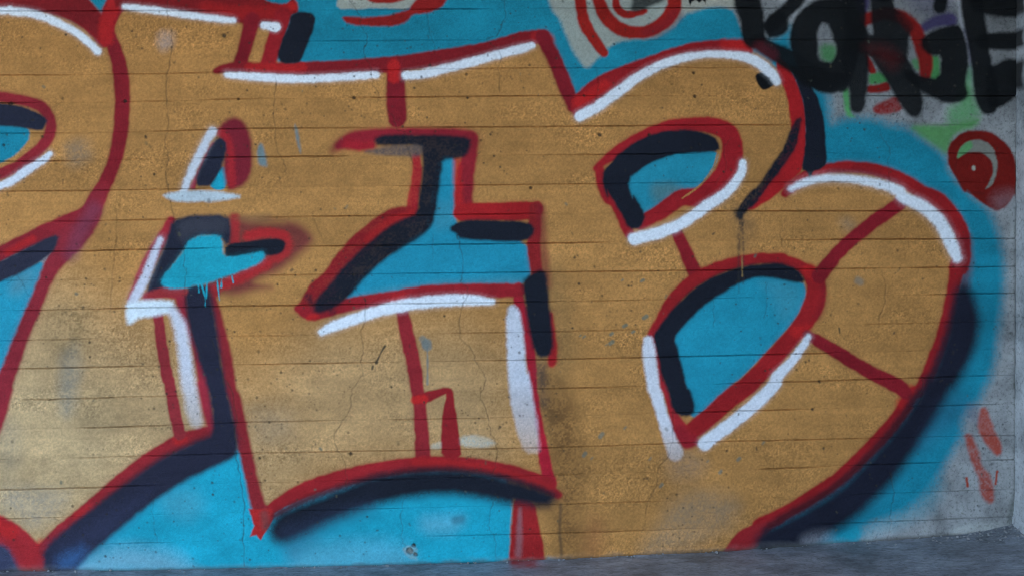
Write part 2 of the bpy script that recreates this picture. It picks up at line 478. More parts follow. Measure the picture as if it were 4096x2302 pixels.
# sheen of the lower-left gold, painted in as a paler coat
GOLD_SHEEN = lin(190, 166, 132)
Po(S('i', (-900, -500), (300, -700), (900, -300), (1500, 0), (1900, 500), (1900, 1100), (0, 1400), (-900, 1300)), GOLD_SHEEN, None, soft=260, op=0.55, gate=True)
Po(S('i', (-900, 100), (200, -100), (700, 250), (900, 600), (400, 1100), (0, 1200), (-900, 1200)), GOLD_SHEEN, None, soft=160, op=0.4, gate=True)
Po(S('j', (200, -300), (1900, -300), (1900, 700), (1200, 620), (500, 760), (100, 900)), GOLD_SHEEN, None, soft=200, op=0.38, gate=True)
blot(S('e', (440, 1200), (560, 1100), (600, 1300), (560, 1448), 'i', (540, 250), (480, 310), (430, 260), (430, 0)), lin(110, 124, 130), 0.5, 36, 0.4)
blot(S('e', (380, 900), (560, 820), (700, 950), (640, 1200), (500, 1250), (360, 1150)), lin(96, 84, 60), 0.4, 60, 0.6)
blot(S('i', (540, 150), (800, 80), (900, 300), (800, 420), (620, 400)), lin(96, 84, 60), 0.22, 60, 0.5)
blot(S('a', (1150, 230), (1260, 220), (1260, 330), (1180, 380), (1130, 320)), WHT2, 0.28, 24, 0.4)
blot(S('a', (470, 1030), (640, 1000), (680, 1130), (560, 1220), (480, 1180)), GREY, 0.4, 36, 0.5)
blot(S('a', (1880, 1040), (1905, 1050), (1940, 1190), (1930, 1210), (1870, 1195), (1860, 1100)), lin(70, 128, 150), 0.75, 12)
blot(S('b', (320, 890), (345, 930), (372, 1090), (365, 1120), (340, 1040)), lin(70, 128, 150), 0.7, 10)
blot(S('g', (330, 560), (430, 520), (520, 900), (560, 1250), (430, 1448), (330, 1300), (350, 900)), lin(104, 86, 60), 0.42, 60, 0.3)
blot(S('k', (270, -40), (420, 0), (560, 200), (620, 600), (600, 1300), (440, 1330), (360, 1000), (400, 700), (300, 350)), lin(98, 66, 38), 0.7, 70, 0.4)
blot(S('k', (330, 0), (430, 60), (430, 400), (340, 420), (290, 200)), lin(84, 62, 42), 0.4, 55, 0.4)
St(S('k', (440, 930), (432, 1100), (444, 1290)), DIRT, None, w=22, soft=9, op=0.6)
blot(S('k', (1250, 880), (1500, 820), (1740, 900), (1700, 1060), (1480, 1200), (1200, 1290), (1000, 1280), (1150, 1080)), lin(120, 126, 124), 0.38, 60, 0.4)
blot(S('k', (640, 1000), (760, 1050), (740, 1300), (600, 1320)), lin(150, 80, 66), 0.3, 50, 0.4)
blot(S('k', (1200, 560), (1350, 520), (1500, 620), (1440, 740), (1220, 740)), lin(150, 130, 120), 0.4, 50, 0.4)
blot(S('g', (1640, 60), (1820, 150), (1850, 330), (1760, 480), (1700, 330)), lin(70, 70, 70), 0.3, 40, 0.5)
blot(S('i', (-20, 300), (150, 330), (160, 600), (60, 800), (-20, 700)), GREY, 0.25, 50, 0.4)
blot(S('i', (0, 800), (500, 830), (460, 960), (240, 1130), (120, 1010), (0, 960)), lin(150, 160, 170), 0.3, 50, 0.5)
blot(S('j', (0, 200), (300, 250), (330, 420), (120, 520), (0, 420)), GREY, 0.25, 60, 0.3)
blot(S('h', (820, 230), (920, 210), (960, 290), (880, 330)), GREY, 0.35, 30, 0.3)

# --- blue openings
pid = part('L', 'opening'); Po(S('a', (-900, 900), (0, 905), (180, 925), (205, 955), (195, 1030), (120, 1115), (0, 1180), (-900, 1300)), BLUE, pid, soft=8, grow=7)
pid = part('L', 'opening'); Po(S('e', (-900, 900), (0, 665), (60, 650), (200, 585), (315, 535), (290, 640), (220, 820), (150, 1000), (60, 1200), (0, 1345), (-900, 1448)), lin(36, 146, 178), pid, soft=10, grow=7)
blot(S('e', (100, 620), (260, 570), (250, 680), (160, 780), (60, 760)), GREY, 0.35, 40)
pid = part('M', 'opening')
Po(S('b', (1380, 1140), (1480, 1140), (1478, 1300), (1478, 1448), 'f', (1480, 200), (1500, 330), (1700, 380), (2010, 390), (2035, 650), (1950, 695), (1700, 698), (1400, 706), (1100, 745), (850, 790), (690, 830),
     (760, 690), (950, 540), (1100, 420), (1240, 340), (1300, 250), (1330, 0)), lin(32, 140, 172), pid, soft=9, grow=7)
blot(S('f', (700, 820), (900, 740), (1400, 680), (2000, 640), (2000, 700), (1400, 712), (1100, 750)), lin(80, 130, 140), 0.4, 26)
blot(S('f', (1330, 100), (1480, 100), (1490, 280), (1320, 320)), lin(70, 130, 150), 0.4, 30)
pid = part('B', 'opening')
Po(S('c', (900, 1310), (1050, 1180), (1250, 1100), (1450, 1090), (1570, 1105), (1550, 1190), (1490, 1290), (1390, 1385), (1300, 1446), 'g', (1265, 65), (1140, 150), (1030, 205), (950, 50), (910, -20)), lin(36, 138, 166), pid, soft=8, grow=7)
blot(S('c', (1100, 1330), (1250, 1320), (1340, 1380), (1290, 1448), 'g', (1250, 60), (1130, 120), (1090, 40)), lin(94, 116, 116), 0.6, 26)
pid = part('B', 'opening')
Po(S('g', (1250, 1090), (1340, 970), (1450, 850), (1600, 750), (1770, 655), (1900, 630), (2050, 650), 'h', (420, 660), (560, 685), (588, 770), (562, 860), (500, 965), (400, 1075), (250, 1235), (100, 1385), 'k', (1700, 30), (1600, 135),
     (1480, 245), (1390, 300), (1390, 200), (1350, 80), (1310, -60)), lin(32, 142, 172), pid, soft=9, grow=7)
blot(S('h', (250, 660), (560, 690), (560, 850), (420, 1000), (350, 800)), lin(80, 140, 158), 0.35, 40)
pid = part('M', 'opening')
Po(S('a', (1528, 1335), (1560, 1300), (1588, 1240), (1622, 1218), (1652, 1250), (1642, 1320), (1612, 1362), (1560, 1362)), BLUE2, pid, soft=7, grow=7)

# --- red outlines: left letter
def O(th, pts, c_=DRED, label=None, **k):
    k.setdefault('spray', 0.28); k.setdefault('var', 0.26)
    p_ = part(th, 'outline', label)
    St(pts, c_, p_, **k)
    return p_
def touch(pts, c_=BRED, w=80, op=0.6, soft=16):
    St(pts, c_, None, w=w, soft=soft, op=op)
p_L1 = O('L', S('a', (-900, 60, 130), (-40, 5, 120), (250, 20, 120), (480, 80, 120), (640, 160, 130), (760, 280, 130)), lin(142, 32, 42))
O('L', S('a', (870, -300, 140), (850, -10, 140), (800, 100, 130), (780, 220, 100), (826, 340, 100), (862, 460, 112), (880, 600, 116), (886, 760, 112), (876, 930, 108), (850, 1090, 108), (808, 1230, 104), (750, 1350, 104), (710, 1430, 110)), lin(140, 33, 48), soft=9)
p_ = p_L1
Po(S('a', (-900, -300), (560, -300), (640, -20), (690, 50), (735, 100), (790, 180), (770, 320), (650, 210), (480, 120), (250, 70), (0, 60), (-900, 120)), lin(134, 32, 42), p_, soft=10, var=0.24)
touch(S('a', (850, 10), (800, 90), (770, 190), (770, 280)), w=110)
O('L', S('e', (740, 10, 100), (700, 90, 120), (612, 196, 116), (430, 282, 126), (220, 376, 118), (0, 480, 108), (-900, 900, 96)), lin(150, 40, 56))
touch(S('e', (240, 370), (60, 470)), w=50)
p_L2 = O('L', S('e', (710, 70, 120), (640, 240, 150), (540, 380, 150), (440, 500, 120), (340, 650, 100), (255, 850, 104), (165, 1060, 108), (95, 1250, 116), (40, 1400, 124), 'i', (30, 100, 124), (-10, 260, 120), (-60, 420, 110)), lin(148, 44, 62), soft=12)
Po(S('e', (400, 330), (540, 230), (520, 400), (360, 620), (290, 640), (320, 530), (395, 430)), lin(150, 46, 64), p_L2, soft=12)
St(S('e', (680, 160), (580, 330), (520, 480)), lin(120, 66, 92), None, w=110, soft=34, op=0.45)
O('L', S('a', (-900, 560, 76), (-40, 695, 76), (130, 720, 78), (290, 770, 84), (362, 860, 82), (364, 960, 84), (300, 1070, 84), (170, 1175, 84), (0, 1262, 84), (-900, 1600, 84)), lin(150, 42, 58), soft=10)
p_ = part('L', 'outline')
Po(S('i', (-900, 900), (0, 1000), (110, 1060), (200, 1130), (275, 1212), (330, 1195), (360, 1390), (330, 1440), (150, 1450), (90, 1360), (50, 1270), (0, 1240), (-900, 1150)), lin(176, 46, 58), p_, soft=12)
touch(S('i', (0, 1090), (80, 1130)), w=100); touch(S('i', (300, 1210), (310, 1280)), w=70)

# --- red outlines: middle letter
p_ = part('M', 'outline')
Po(S('a', (840, -300), (820, 60), (900, 50), (1300, 95), (1700, 160), (1900, 210), (2060, 190), (2090, 120), (2158, 100), (2160, 40), (2120, -20), (2070, 42), (1930, 10), (1850, -60), (1850, -300)), lin(136, 30, 38), p_, soft=9)
touch(S('a', (1500, 60), (1700, 90), (2040, 90)), lin(176, 36, 40), w=90, op=0.8, soft=24)
touch(S('a', (2050, 80), (2120, 50)), w=70, op=0.8)
O('M', S('a', (1826, 150, 112), (1790, 290, 104), (1745, 450, 100)), lin(138, 30, 46))
O('M', S('b', (240, 110, 120), (190, 270, 118), (130, 460, 112)), lin(160, 34, 46))
p_ = part('M', 'outline')
Po(S('a', (1532, 512), (1600, 470), (1720, 440), (1900, 455), 'b', (0, 455), (400, 450), (800, 430), (1100, 402), (1400, 357), (1700, 310), (1950, 232), (2080, 214), (2150, 230), (2180, 280),
     (2090, 320), (1900, 345), (1700, 405), (1400, 480), (1100, 520), (700, 550), (300, 555), (0, 535), 'a', (1650, 530), (1560, 540)), lin(140, 32, 44), p_, soft=9)
touch(S('b', (0, 490), (200, 490), (380, 490)), w=70, op=0.6); touch(S('b', (2080, 270), (2160, 290)), w=90, op=0.5)
O('M', S('c', (310, 270, 110), (400, 450, 104), (470, 620, 106), (530, 770, 96)), lin(134, 30, 46))
O('M', S('b', (1050, 480, 110), (1055, 600, 136), (1060, 760, 142), (1066, 860, 130)), lin(136, 32, 48))
touch(S('b', (1042, 475), (1044, 560)), w=90, op=0.8, soft=12)
p_ = O('M', S('b', (640, 1060, 60), (720, 1020, 110), (850, 990, 110), (1050, 965, 80), (1300, 965, 76), (1500, 975, 90), (1590, 1010, 120)), lin(158, 38, 58), soft=16)
St(S('b', (690, 1040), (800, 1060), (880, 1055)), lin(176, 38, 56), p_, w=70, soft=16)
St(S('b', (600, 1090), (650, 1030)), MAR, p_, w=50, soft=20, op=0.6)
O('M', S('b', (1600, 1000, 100), (1590, 1120, 110), (1560, 1260, 130), (1545, 1448, 130), 'f', (1545, 90, 130), (1560, 150, 120)), lin(146, 36, 52), soft=12)
touch(S('b', (1500, 1160), (1500, 1300), 'f', (1510, 0), (1510, 200)), w=60, op=0.7)
O('M', S('f', (1540, 180, 130), (1750, 176, 134), (2000, 170, 134), (2060, 160, 120)), lin(178, 36, 44), soft=8)
O('M', S('f', (2070, 150, 90), (2056, 350, 104), (2064, 520, 96), (2080, 640, 90)), lin(150, 38, 44), soft=10)
St(S('f', (2110, 150), (2130, 450), (2150, 700)), MAR, None, w=60, soft=22, op=0.6)
O('M', S('f', (1940, 720, 60), (1950, 830, 80), (2000, 980, 80), (2030, 1200, 76), (2050, 1448, 60), 'j', (2050, 80, 52), (2075, 220, 50), (2090, 330, 50), (2108, 430, 56), (2128, 560, 80), (2150, 690, 90), (2172, 760, 90)), lin(182, 36, 60), soft=8)
O('M', S('g', (360, 920, 40), (385, 1100, 50), (380, 1230, 70), (370, 1270, 50)), lin(180, 40, 48), soft=10)
O('M', S('b', (1205, 1140, 60), (1210, 1250, 70), (1190, 1400, 76), 'f', (1185, 60, 84), (1175, 190, 80)), lin(180, 40, 52), soft=9, dry=0.1)
p_ = part('M', 'outline')
Po(S('f', (1080, 130), (1210, 150), (1220, 240), (1050, 290), (900, 420), (760, 560), (640, 740), (560, 880), (480, 965), (420, 960), (330, 880), (390, 770), (440, 690), (540, 610), (620, 490), (720, 370), (850, 260), (980, 170)), lin(150, 34, 44), p_, soft=10, dry=0.05)
touch(S('f', (1190, 180), (1000, 250), (850, 380)), w=50, op=0.5)
O('M', S('f', (350, 880, 60), (450, 910, 100), (700, 850, 100), (1000, 800, 96), (1300, 755, 100), (1600, 745, 104), (1850, 745, 104), (1960, 740, 90)), lin(160, 36, 50), soft=9)
touch(S('f', (1050, 800), (1100, 790)), w=70, op=0.5); touch(S('f', (430, 940), (480, 930)), w=40, op=0.8)
O('M', S('f', (1100, 880, 90), (1140, 1080, 106), (1185, 1270, 104), (1208, 1448, 98), 'j', (1225, 160, 96), (1235, 330, 98), (1245, 450, 104), (1250, 610, 116)), lin(150, 42, 54), soft=8)
p_ = part('M', 'outline')
Po(S('j', (1180, 160), (1200, 135), (1310, 105), (1425, 78), (1470, 92), (1480, 170), (1492, 260), (1520, 450), (1536, 600), (1384, 600), (1384, 400), (1394, 260), (1424, 130), (1380, 150), (1290, 195), (1190, 205)), lin(152, 36, 46), p_, soft=7)
touch(S('j', (1195, 175), (1260, 165)), w=60, op=0.8, soft=8)
p_ = O('M', S('j', (90, 1030, 60), (164, 956, 82), (304, 870, 106), (504, 784, 118), (753, 716, 120), (1001, 668, 114), (1250, 636, 108), (1500, 632, 100), (1750, 662, 100), (1950, 710, 100), (2172, 790, 100), 'k', (200, 735, 100), (330, 800, 90), (420, 860, 60)), lin(166, 38, 48), soft=9)
touch(S('j', (1200, 620), (1500, 640), (1750, 680), (1950, 740), (2172, 820)), w=60, op=0.55)
p_ = part('M', 'outline')
St(S('e', (1540, 800, 60), (1580, 950, 70), (1610, 1100, 84), (1640, 1250, 90), (1665, 1448, 96), 'i', (1700, 180, 100), (1740, 380, 100), (1790, 600, 96), (1830, 780, 96), (1870, 930, 110), (1900, 1000, 120)), lin(148, 42, 54), p_, soft=13)
Po(S('i', (1800, 960), (1890, 960), (1960, 960), (1990, 1000), (1950, 1090), (1888, 1182), (1858, 1148), (1808, 1162), (1842, 1080)), lin(190, 46, 50), p_, soft=6, it=0)
St(S('i', (1915, 1000), (1925, 1090)), lin(110, 70, 70), None, w=60, soft=16, op=0.6)
O('M', S('i', (1560, 400, 100), (1420, 437, 110), (1300, 478, 116), (1124, 579, 114), (956, 699, 112), (788, 840, 110), (606, 998, 112), (420, 1150, 110), (330, 1260, 110)), lin(158, 42, 54), soft=10)
touch(S('i', (1300, 460), (1320, 480)), w=90, op=0.7); touch(S('i', (640, 960), (560, 1010)), w=60, op=0.4)
O('M', S('e', (1145, 930, 76), (1175, 1150, 80), (1215, 1380, 84), 'i', (1225, 40, 84), (1260, 230, 84), (1300, 420, 90)), lin(152, 50, 62), soft=7)
O('M', S('e', (1240, 240, 60), (1180, 360, 90), (1110, 480, 96), (1040, 620, 90), (985, 740, 70), (950, 800, 50)), lin(168, 46, 62), soft=10)
p_ = O('M', S('e', (1060, 790, 60), (1180, 755, 90), (1300, 770, 100), (1330, 880, 90), (1380, 1010, 80), (1430, 1180, 76), (1470, 1350, 90), (1490, 1448, 90), 'i', (1470, 60, 90), (1500, 230, 80), (1530, 360, 70)), PINK, soft=14)
St(S('e', (1520, 720, 60), (1560, 760, 60)), RED, p_, w=60, soft=12)
p_ = part('M', 'outline')
Po(S('a', (1560, 960), (1630, 870), (1700, 842), (1762, 880), (1812, 960), (1834, 1100), (1826, 1230), (1786, 1330), (1700, 1375), (1640, 1380), (1610, 1200), (1630, 1060), (1590, 1000)), lin(128, 36, 56), p_, soft=18)
St(S('a', (1600, 960), (1650, 1030), (1670, 1150), (1680, 1330)), lin(176, 42, 54), p_, w=60, soft=16, op=0.85)
St(S('a', (1545, 1050), (1475, 1180), (1395, 1350)), lin(168, 46, 66), part('M', 'outline'), w=44, soft=9)
p_ = part('M', 'outline')
Po(S('e', (1660, 200), (1750, 225), (1840, 250), (1980, 235), (2100, 250), 'f', (60, 255), (200, 235), (320, 250), (410, 300), (460, 360), (430, 430), (330, 510), (240, 590), (100, 650), (20, 690),
     'e', (2000, 720), (1850, 740), (1700, 780), (1600, 770), (1520, 790), (1480, 700), (1640, 480), (1640, 300)), lin(118, 44, 60), p_, soft=28, op=0.88)
St(S('e', (1700, 220), (1700, 400)), lin(178, 50, 58), p_, w=70, soft=14, op=0.9)
St(S('e', (1800, 355), (1930, 330), (2060, 350)), lin(184, 48, 54), p_, w=70, soft=16, op=0.85)
St(S('e', (1560, 730), (1700, 660), (1920, 545)), lin(178, 46, 56), p_, w=60, soft=16, op=0.8)
Po(S('e', (1660, 215), (1960, 180), (1960, 250), (1840, 260), (1750, 245)), lin(120, 84, 64), None, soft=20, op=0.5)

# --- red outlines: right letter
p_ = part('B', 'outline')
Po(S('c', (500, 740), (560, 665), (640, 600), (730, 540), (900, 468), (1050, 420), (1200, 362), (1350, 318), (1500, 292), (1650, 290), (1800, 292), (1840, 400), (1700, 415), (1500, 405), (1300, 440), (1100, 520), (900, 650), (740, 760), (600, 850), (530, 850)), lin(158, 34, 44), p_, soft=9, it=1)
touch(S('c', (560, 740), (760, 620)), w=80, op=0.7); touch(S('c', (1640, 330), (1790, 330)), w=90, op=0.8)
p_ = part('B', 'outline')
Po(S('d', (385, 400), (470, 480), (530, 600), (578, 740), (596, 900), (596, 1080), (570, 1225), (490, 1310), (410, 1385), (330, 1448), 'h', (300, 110), (200, 165), (150, 160), (240, 60), 'd', (240, 1410), (340, 1260), (490, 1000), (474, 800), (440, 660), (400, 560), (376, 480)), lin(182, 36, 44), p_, soft=8)
O('B', S('d', (440, 1400, 60), (560, 1300, 90), (700, 1230, 70), (900, 1212, 80), (1100, 1232, 90), (1300, 1310, 100), (1440, 1400, 110), 'h', (1540, 90, 120), (1640, 190, 120), (1710, 310, 110), (1735, 440, 100), (1715, 580, 110)), lin(160, 34, 42), soft=9)
touch(S('d', (500, 1340), (640, 1260), (900, 1200)), lin(190, 40, 46), w=60, op=0.5)
St(S('d', (760, 1240), (1000, 1240), (1250, 1310)), MAR, None, w=40, soft=12, op=0.4)
O('B', S('h', (1690, 560, 120), (1664, 700, 92), (1634, 882, 98), (1587, 1063, 98), (1517, 1254, 100), (1435, 1442, 100), 'l', (1350, 140, 92), (1256, 296, 100), (1117, 458, 98), (967, 608, 96), (806, 753, 96), (606, 889, 98), (424, 998, 98), (250, 1076, 96)), lin(164, 34, 42), soft=9)
p_ = part('B', 'outline')
Po(S('l', (120, 1105), (300, 1050), (470, 1040), (300, 1130), (240, 1260), (100, 1275), (-20, 1285), (40, 1200)), lin(160, 40, 50), p_, soft=9)
touch(S('l', (1350, 110), (1280, 200)), w=90, op=0.5)
St(S('h', (1755, 380), (1760, 560), (1740, 700)), lin(112, 34, 46), None, w=80, soft=26, op=0.6)
O('B', S('c', (700, 1220, 50), (740, 1180, 60), (866, 1096, 98), (1016, 1008, 106), (1204, 932, 112), (1400, 904, 110), (1546, 912, 120), (1646, 960, 140), (1682, 1062, 150), (1664, 1185, 156), (1585, 1312, 150), (1450, 1424, 140), 'g', (1312, 76, 124), (1170, 172, 114), (1020, 258, 96)), lin(166, 34, 46), soft=9)
O('B', S('c', (716, 1216, 60), (742, 1330, 84), (782, 1430, 84), 'g', (838, 118, 88), (896, 238, 88), (934, 330, 74)), lin(164, 34, 46), soft=9)
O('B', S('g', (1270, 310, 80), (1330, 430, 90), (1380, 550, 100), (1410, 620, 100)), lin(150, 34, 48), soft=8)
O('B', S('g', (1090, 1060, 50), (1156, 974, 82), (1226, 856, 92), (1336, 726, 102), (1486, 626, 98), (1652, 557, 88), (1850, 517, 82), (2050, 516, 86), 'h', (300, 515, 76), (450, 530, 80), (570, 580, 90), (655, 670, 130), (665, 790, 150), (620, 910, 150), (540, 1020, 130), (418, 1164, 136), (293, 1304, 136), (165, 1434, 138),
         'k', (1672, 157, 138), (1552, 267, 132), (1434, 364, 130), (1350, 430, 110)), lin(166, 36, 44), soft=9)
touch(S('h', (610, 600), (680, 650)), w=100, op=0.6); touch(S('h', (520, 1040), (590, 1030)), w=90, op=0.6)
St(S('h', (720, 700), (725, 820), (690, 930)), MAR, None, w=50, soft=20, op=0.4)
p_ = O('B', S('g', (1110, 1060, 50), (1150, 1250, 50), (1180, 1448, 50), 'k', (1190, 60, 50), (1240, 240, 60), (1300, 380, 110), (1360, 470, 90)), lin(172, 42, 54), soft=10)
St(S('k', (1300, 400), (1350, 480), (1400, 470)), lin(158, 36, 52), p_, w=90, soft=14)
O('B', S('h', (690, 640, 110), (850, 445, 96), (1050, 275, 100), (1270, 120, 100)), lin(146, 32, 48), soft=8)
O('B', S('h', (600, 1060, 60), (700, 1120, 90), (850, 1210, 96), (1050, 1330, 100), (1250, 1430, 110), 'l', (1310, 120, 100)), lin(146, 32, 48), soft=8)
p_ = part('M', 'outline', 'red foot under the black arc, reaching the floor')
Po(S('j', (1910, 850), (2060, 905), (2090, 1050), (2130, 1250), (2145, 1420), (1870, 1420), (1890, 1100)), lin(166, 40, 46), p_, soft=9)
St(S('j', (1955, 960, 16), (1950, 1120, 40), (1945, 1290, 50)), lin(146, 100, 108), None, soft=14, op=0.7)

# --- black drop shadows
St(S('h', (1700, 800), (1660, 960), (1600, 1140), (1530, 1310), (1470, 1440), 'l', (1390, 150), (1300, 290), (1160, 460), (1010, 620), (850, 770), (650, 905), (460, 1010), (330, 1095), (280, 1200)), lin(96, 30, 42), None, w=64, soft=20, op=0.9)
St(S('j', (180, 1010), (330, 930), (520, 850), (760, 772), (1000, 716), (1250, 682), (1500, 684), (1750, 718), (1950, 768), (2172, 848)), lin(110, 36, 46), None, w=46, soft=18, op=0.9)
St(S('i', (1500, 440), (1350, 500), (1160, 600), (980, 725), (800, 870), (620, 1020), (450, 1150), (350, 1270)), lin(120, 40, 52), None, w=44, soft=18, op=0.9)
def K_(th, pts, c_=BLK, soft=10, op=1.0, **k):
    k.setdefault('spray', 0.35); k.setdefault('grow', 2.5 + max(0, soft - 11) * 1.1)
    p_ = part(th, 'drop_shadow'); Po(pts, c_, p_, soft=soft, op=op, **k); return p_
K_('L', S('a', (-900, 700), (0, 752), (130, 766), (270, 818), (342, 868), (330, 900), (300, 948), (180, 922), (0, 906), (-900, 900)), NAVY, 9)
K_('L', S('e', (-900, 1000), (0, 545), (150, 460), (300, 390), (430, 338), (395, 440), (330, 512), (200, 590), (60, 655), (0, 680), (-900, 1100)), lin(44, 44, 62), 10)
K_('L', S('i', (-900, 1200), (-20, 1232), (40, 1262), (90, 1350), (130, 1440), (-900, 1448)), lin(60, 64, 92), 22)
K_('M', S('b', (300, 110), (375, 88), (450, 103), (472, 145), (440, 260), (370, 440), (310, 462), (230, 452), (203, 410), (230, 300), (290, 180)), BLK, 8)
K_('M', S('b', (905, 1015), (950, 990), (1100, 982), (1400, 990), (1592, 1000), (1580, 1090), (1530, 1140), (1385, 1150), (1378, 1250), (1345, 1448), 'f', (1335, 180), (1320, 260), (1250, 340), (1130, 410), (1000, 490), (900, 570), (800, 680), (700, 790), (620, 850), (560, 880),
              (480, 900), (470, 830), (560, 730), (700, 560), (850, 420), (1000, 300), (1130, 225), (1220, 200), (1235, 0), 'b', (1235, 1400), (1262, 1250), (1250, 1100), (1245, 1050), (1100, 1045), (930, 1050)), BLK, 13, dry=0.06)
Po(S('b', (800, 1095), (1000, 1060), (1245, 1045), (1245, 1130), (1180, 1140), (1100, 1136), (950, 1130)), lin(84, 78, 84), part('M', 'drop_shadow'), soft=14, op=0.85, dry=0.2)
St(S('f', (420, 790), (480, 880), (560, 860), (600, 900)), BLK, None, w=50, soft=14, op=0.7, dry=0.4)
K_('M', S('f', (1455, 300), (1500, 265), (1600, 240), (1800, 248), (2020, 262), (2055, 310), (2000, 380), (1800, 378), (1530, 365), (1500, 320)), BLK, 11, grow=7)
K_('M', S('g', (170, 680), (230, 630), (310, 598), (335, 700), (345, 820), (362, 980), (380, 1140), (350, 1210), (285, 1222), (240, 1130), (208, 950), (185, 800)), BLK, 14, grow=6)
Po(S('g', (260, 1230), (340, 1230), (330, 1448), 'k', (360, 200), (290, 240), (270, 0), 'g', (262, 1400)), lin(56, 52, 58), part('M', 'drop_shadow'), soft=24, op=0.7, dry=0.5)
K_('M', S('j', (150, 1110), (210, 1015), (330, 960), (520, 890), (800, 770), (1000, 718), (1300, 690), (1600, 694), (1900, 762), (2172, 850), 'k', (390, 880), (330, 945), (100, 895), 'j', (1900, 915), (1700, 868), (1400, 828), (1100, 866), (850, 930), (650, 1000), (450, 1090), (300, 1170), (200, 1190)), BLK, 30, grow=12)
blot(S('j', (180, 1120), (500, 1000), (900, 900), (900, 980), (600, 1080), (420, 1230), (330, 1340), (240, 1280)), lin(50, 60, 90), 0.4, 50)
K_('M', S('e', (1250, 250), (1400, 205), (1645, 210), (1665, 320), (1650, 420), (1600, 350), (1450, 340), (1380, 380), (1330, 450), (1250, 560), (1185, 650), (1190, 720), (1070, 780), (1085, 690), (1150, 540), (1230, 340)), NAVY, 13)
K_('M', S('e', (1640, 420), (1800, 398), (2000, 372), (2062, 395), (2048, 455), (1985, 486), (1880, 470), (1640, 510)), BLK, 9)
K_('M', S('e', (1345, 730), (1440, 700), (1510, 740), (1540, 900), (1570, 1080), (1600, 1300), (1625, 1448), 'i', (1660, 200), (1702, 400), (1712, 520), (1690, 580), (1540, 650), (1350, 735), (1200, 830), (1050, 940), (900, 1060), (740, 1200), (600, 1320), (520, 1420), (330, 1420), (330, 1260), (480, 1125), (700, 955), (850, 838), (1000, 728), (1200, 590), (1400, 500), (1560, 430), (1540, 200), (1490, 0), 'e', (1460, 1280), (1400, 1080), (1360, 900)), lin(38, 38, 56), 18, grow=7)
blot(S('i', (330, 1200), (600, 1100), (900, 900), (1150, 800), (900, 1080), (600, 1400), (330, 1430)), lin(60, 66, 100), 0.28, 50)
blot(S('i', (430, 1300), (640, 1220), (560, 1400), (420, 1410)), lin(60, 110, 170), 0.5, 40)
K_('M', S('a', (1555, 1020), (1600, 998), (1642, 1050), (1612, 1190), (1560, 1290), (1520, 1345), (1420, 1345), (1428, 1270), (1490, 1140)), NAVY, 10)
K_('B', S('c', (752, 1240), (830, 1150), (930, 1065), (1050, 995), (1200, 950), (1380, 944), (1500, 970), (1575, 1020), (1588, 1095), (1450, 1100), (1250, 1112), (1050, 1195), (915, 1300), (960, 1448), 'g', (965, 50), (1048, 195), (1020, 285), (935, 300), (880, 180), (800, 60), (770, 0), 'c', (785, 1440), (748, 1320)), BLK, 9)
K_('B', S('g', (1130, 1040), (1250, 880), (1400, 730), (1550, 645), (1700, 588), (1850, 556), (2000, 546), 'h', (300, 550), (420, 550), (520, 590), (578, 660), (560, 690), (400, 655), (250, 640), (140, 668), 'g', (1600, 765), (1450, 865), (1340, 985), (1255, 1085), (1290, 1200), (1350, 1448), 'k', (1375, 100), (1405, 220), (1400, 270), (1330, 295), (1255, 250), (1215, 100), (1175, 0), 'g', (1180, 1400), (1145, 1200), (1112, 1080)), BLK, 11)
K_('B', S('d', (475, 470), (540, 510), (620, 610), (680, 720), (718, 860), (728, 1000), (738, 1190), (690, 1225), (640, 1240), (622, 1290), (610, 1245), (562, 1222), (590, 1100), (596, 900), (580, 740), (534, 600)), BLK, 7)
K_('B', S('d', (560, 850), (545, 940), (520, 1060), (420, 1210), (320, 1340), (240, 1448), 'h', (250, 90), (150, 180), (120, 240), (90, 200), (130, 110), (200, 20), 'd', (240, 1360), (350, 1200), (440, 1060), (480, 950), (520, 870)), BLK, 9, dry=0.12)
K_('B', S('h', (1690, 740), (1740, 715), (1790, 790), (1825, 900), (1832, 1000), (1800, 1150), (1730, 1300), (1650, 1448), 'l', (1640, 60), (1560, 210), (1460, 380), (1340, 560), (1210, 740), (1060, 900), (900, 1040), (740, 1130), (640, 1230), (400, 1255), (240, 1262), (270, 1150), (450, 1060), (650, 955), (850, 825), (1000, 675), (1180, 490), (1350, 260), (1450, 100), (1500, 0), 'h', (1510, 1400), (1620, 1100), (1675, 860)), lin(28, 30, 46), 32, grow=13)
St(S('l', (1345, 235), (1190, 425), (1035, 590), (870, 745), (670, 890), (470, 1000), (330, 1085)), lin(84, 28, 38), None, w=30, soft=14, op=0.85)
blot(S('l', (1640, 120), (1780, 200), (1700, 330), (1500, 480), (1400, 520)), lin(60, 80, 120), 0.3, 60)
blot(S('l', (560, 1160), (760, 1110), (800, 1200), (560, 1250)), WHT2, 0.3, 30, 0.5)

p_ = part('M', 'outline')
St(S('e', (1075, 775, 40), (1180, 758, 66), (1330, 752, 60)), lin(164, 54, 64), p_, soft=12)
blot(S('e', (1280, 235), (1400, 215), (1650, 215), (1650, 330), (1500, 330), (1380, 350), (1300, 400)), lin(84, 82, 92), 0.4, 26, 0.2)
St(S('e', (1790, 350), (1900, 325), (2030, 340), (2090, 400), (2060, 480), (1960, 530)), lin(186, 46, 54), part('M', 'outline'), w=62, soft=18, op=0.8)
St(S('e', (1640, 700), (1760, 650), (1930, 560)), lin(182, 46, 54), None, w=70, soft=16, op=0.85)
K_('M', S('e', (1640, 420), (1800, 398), (2000, 372), (2062, 395), (2048, 455), (1985, 486), (1880, 470), (1640, 510)), BLK, 9)
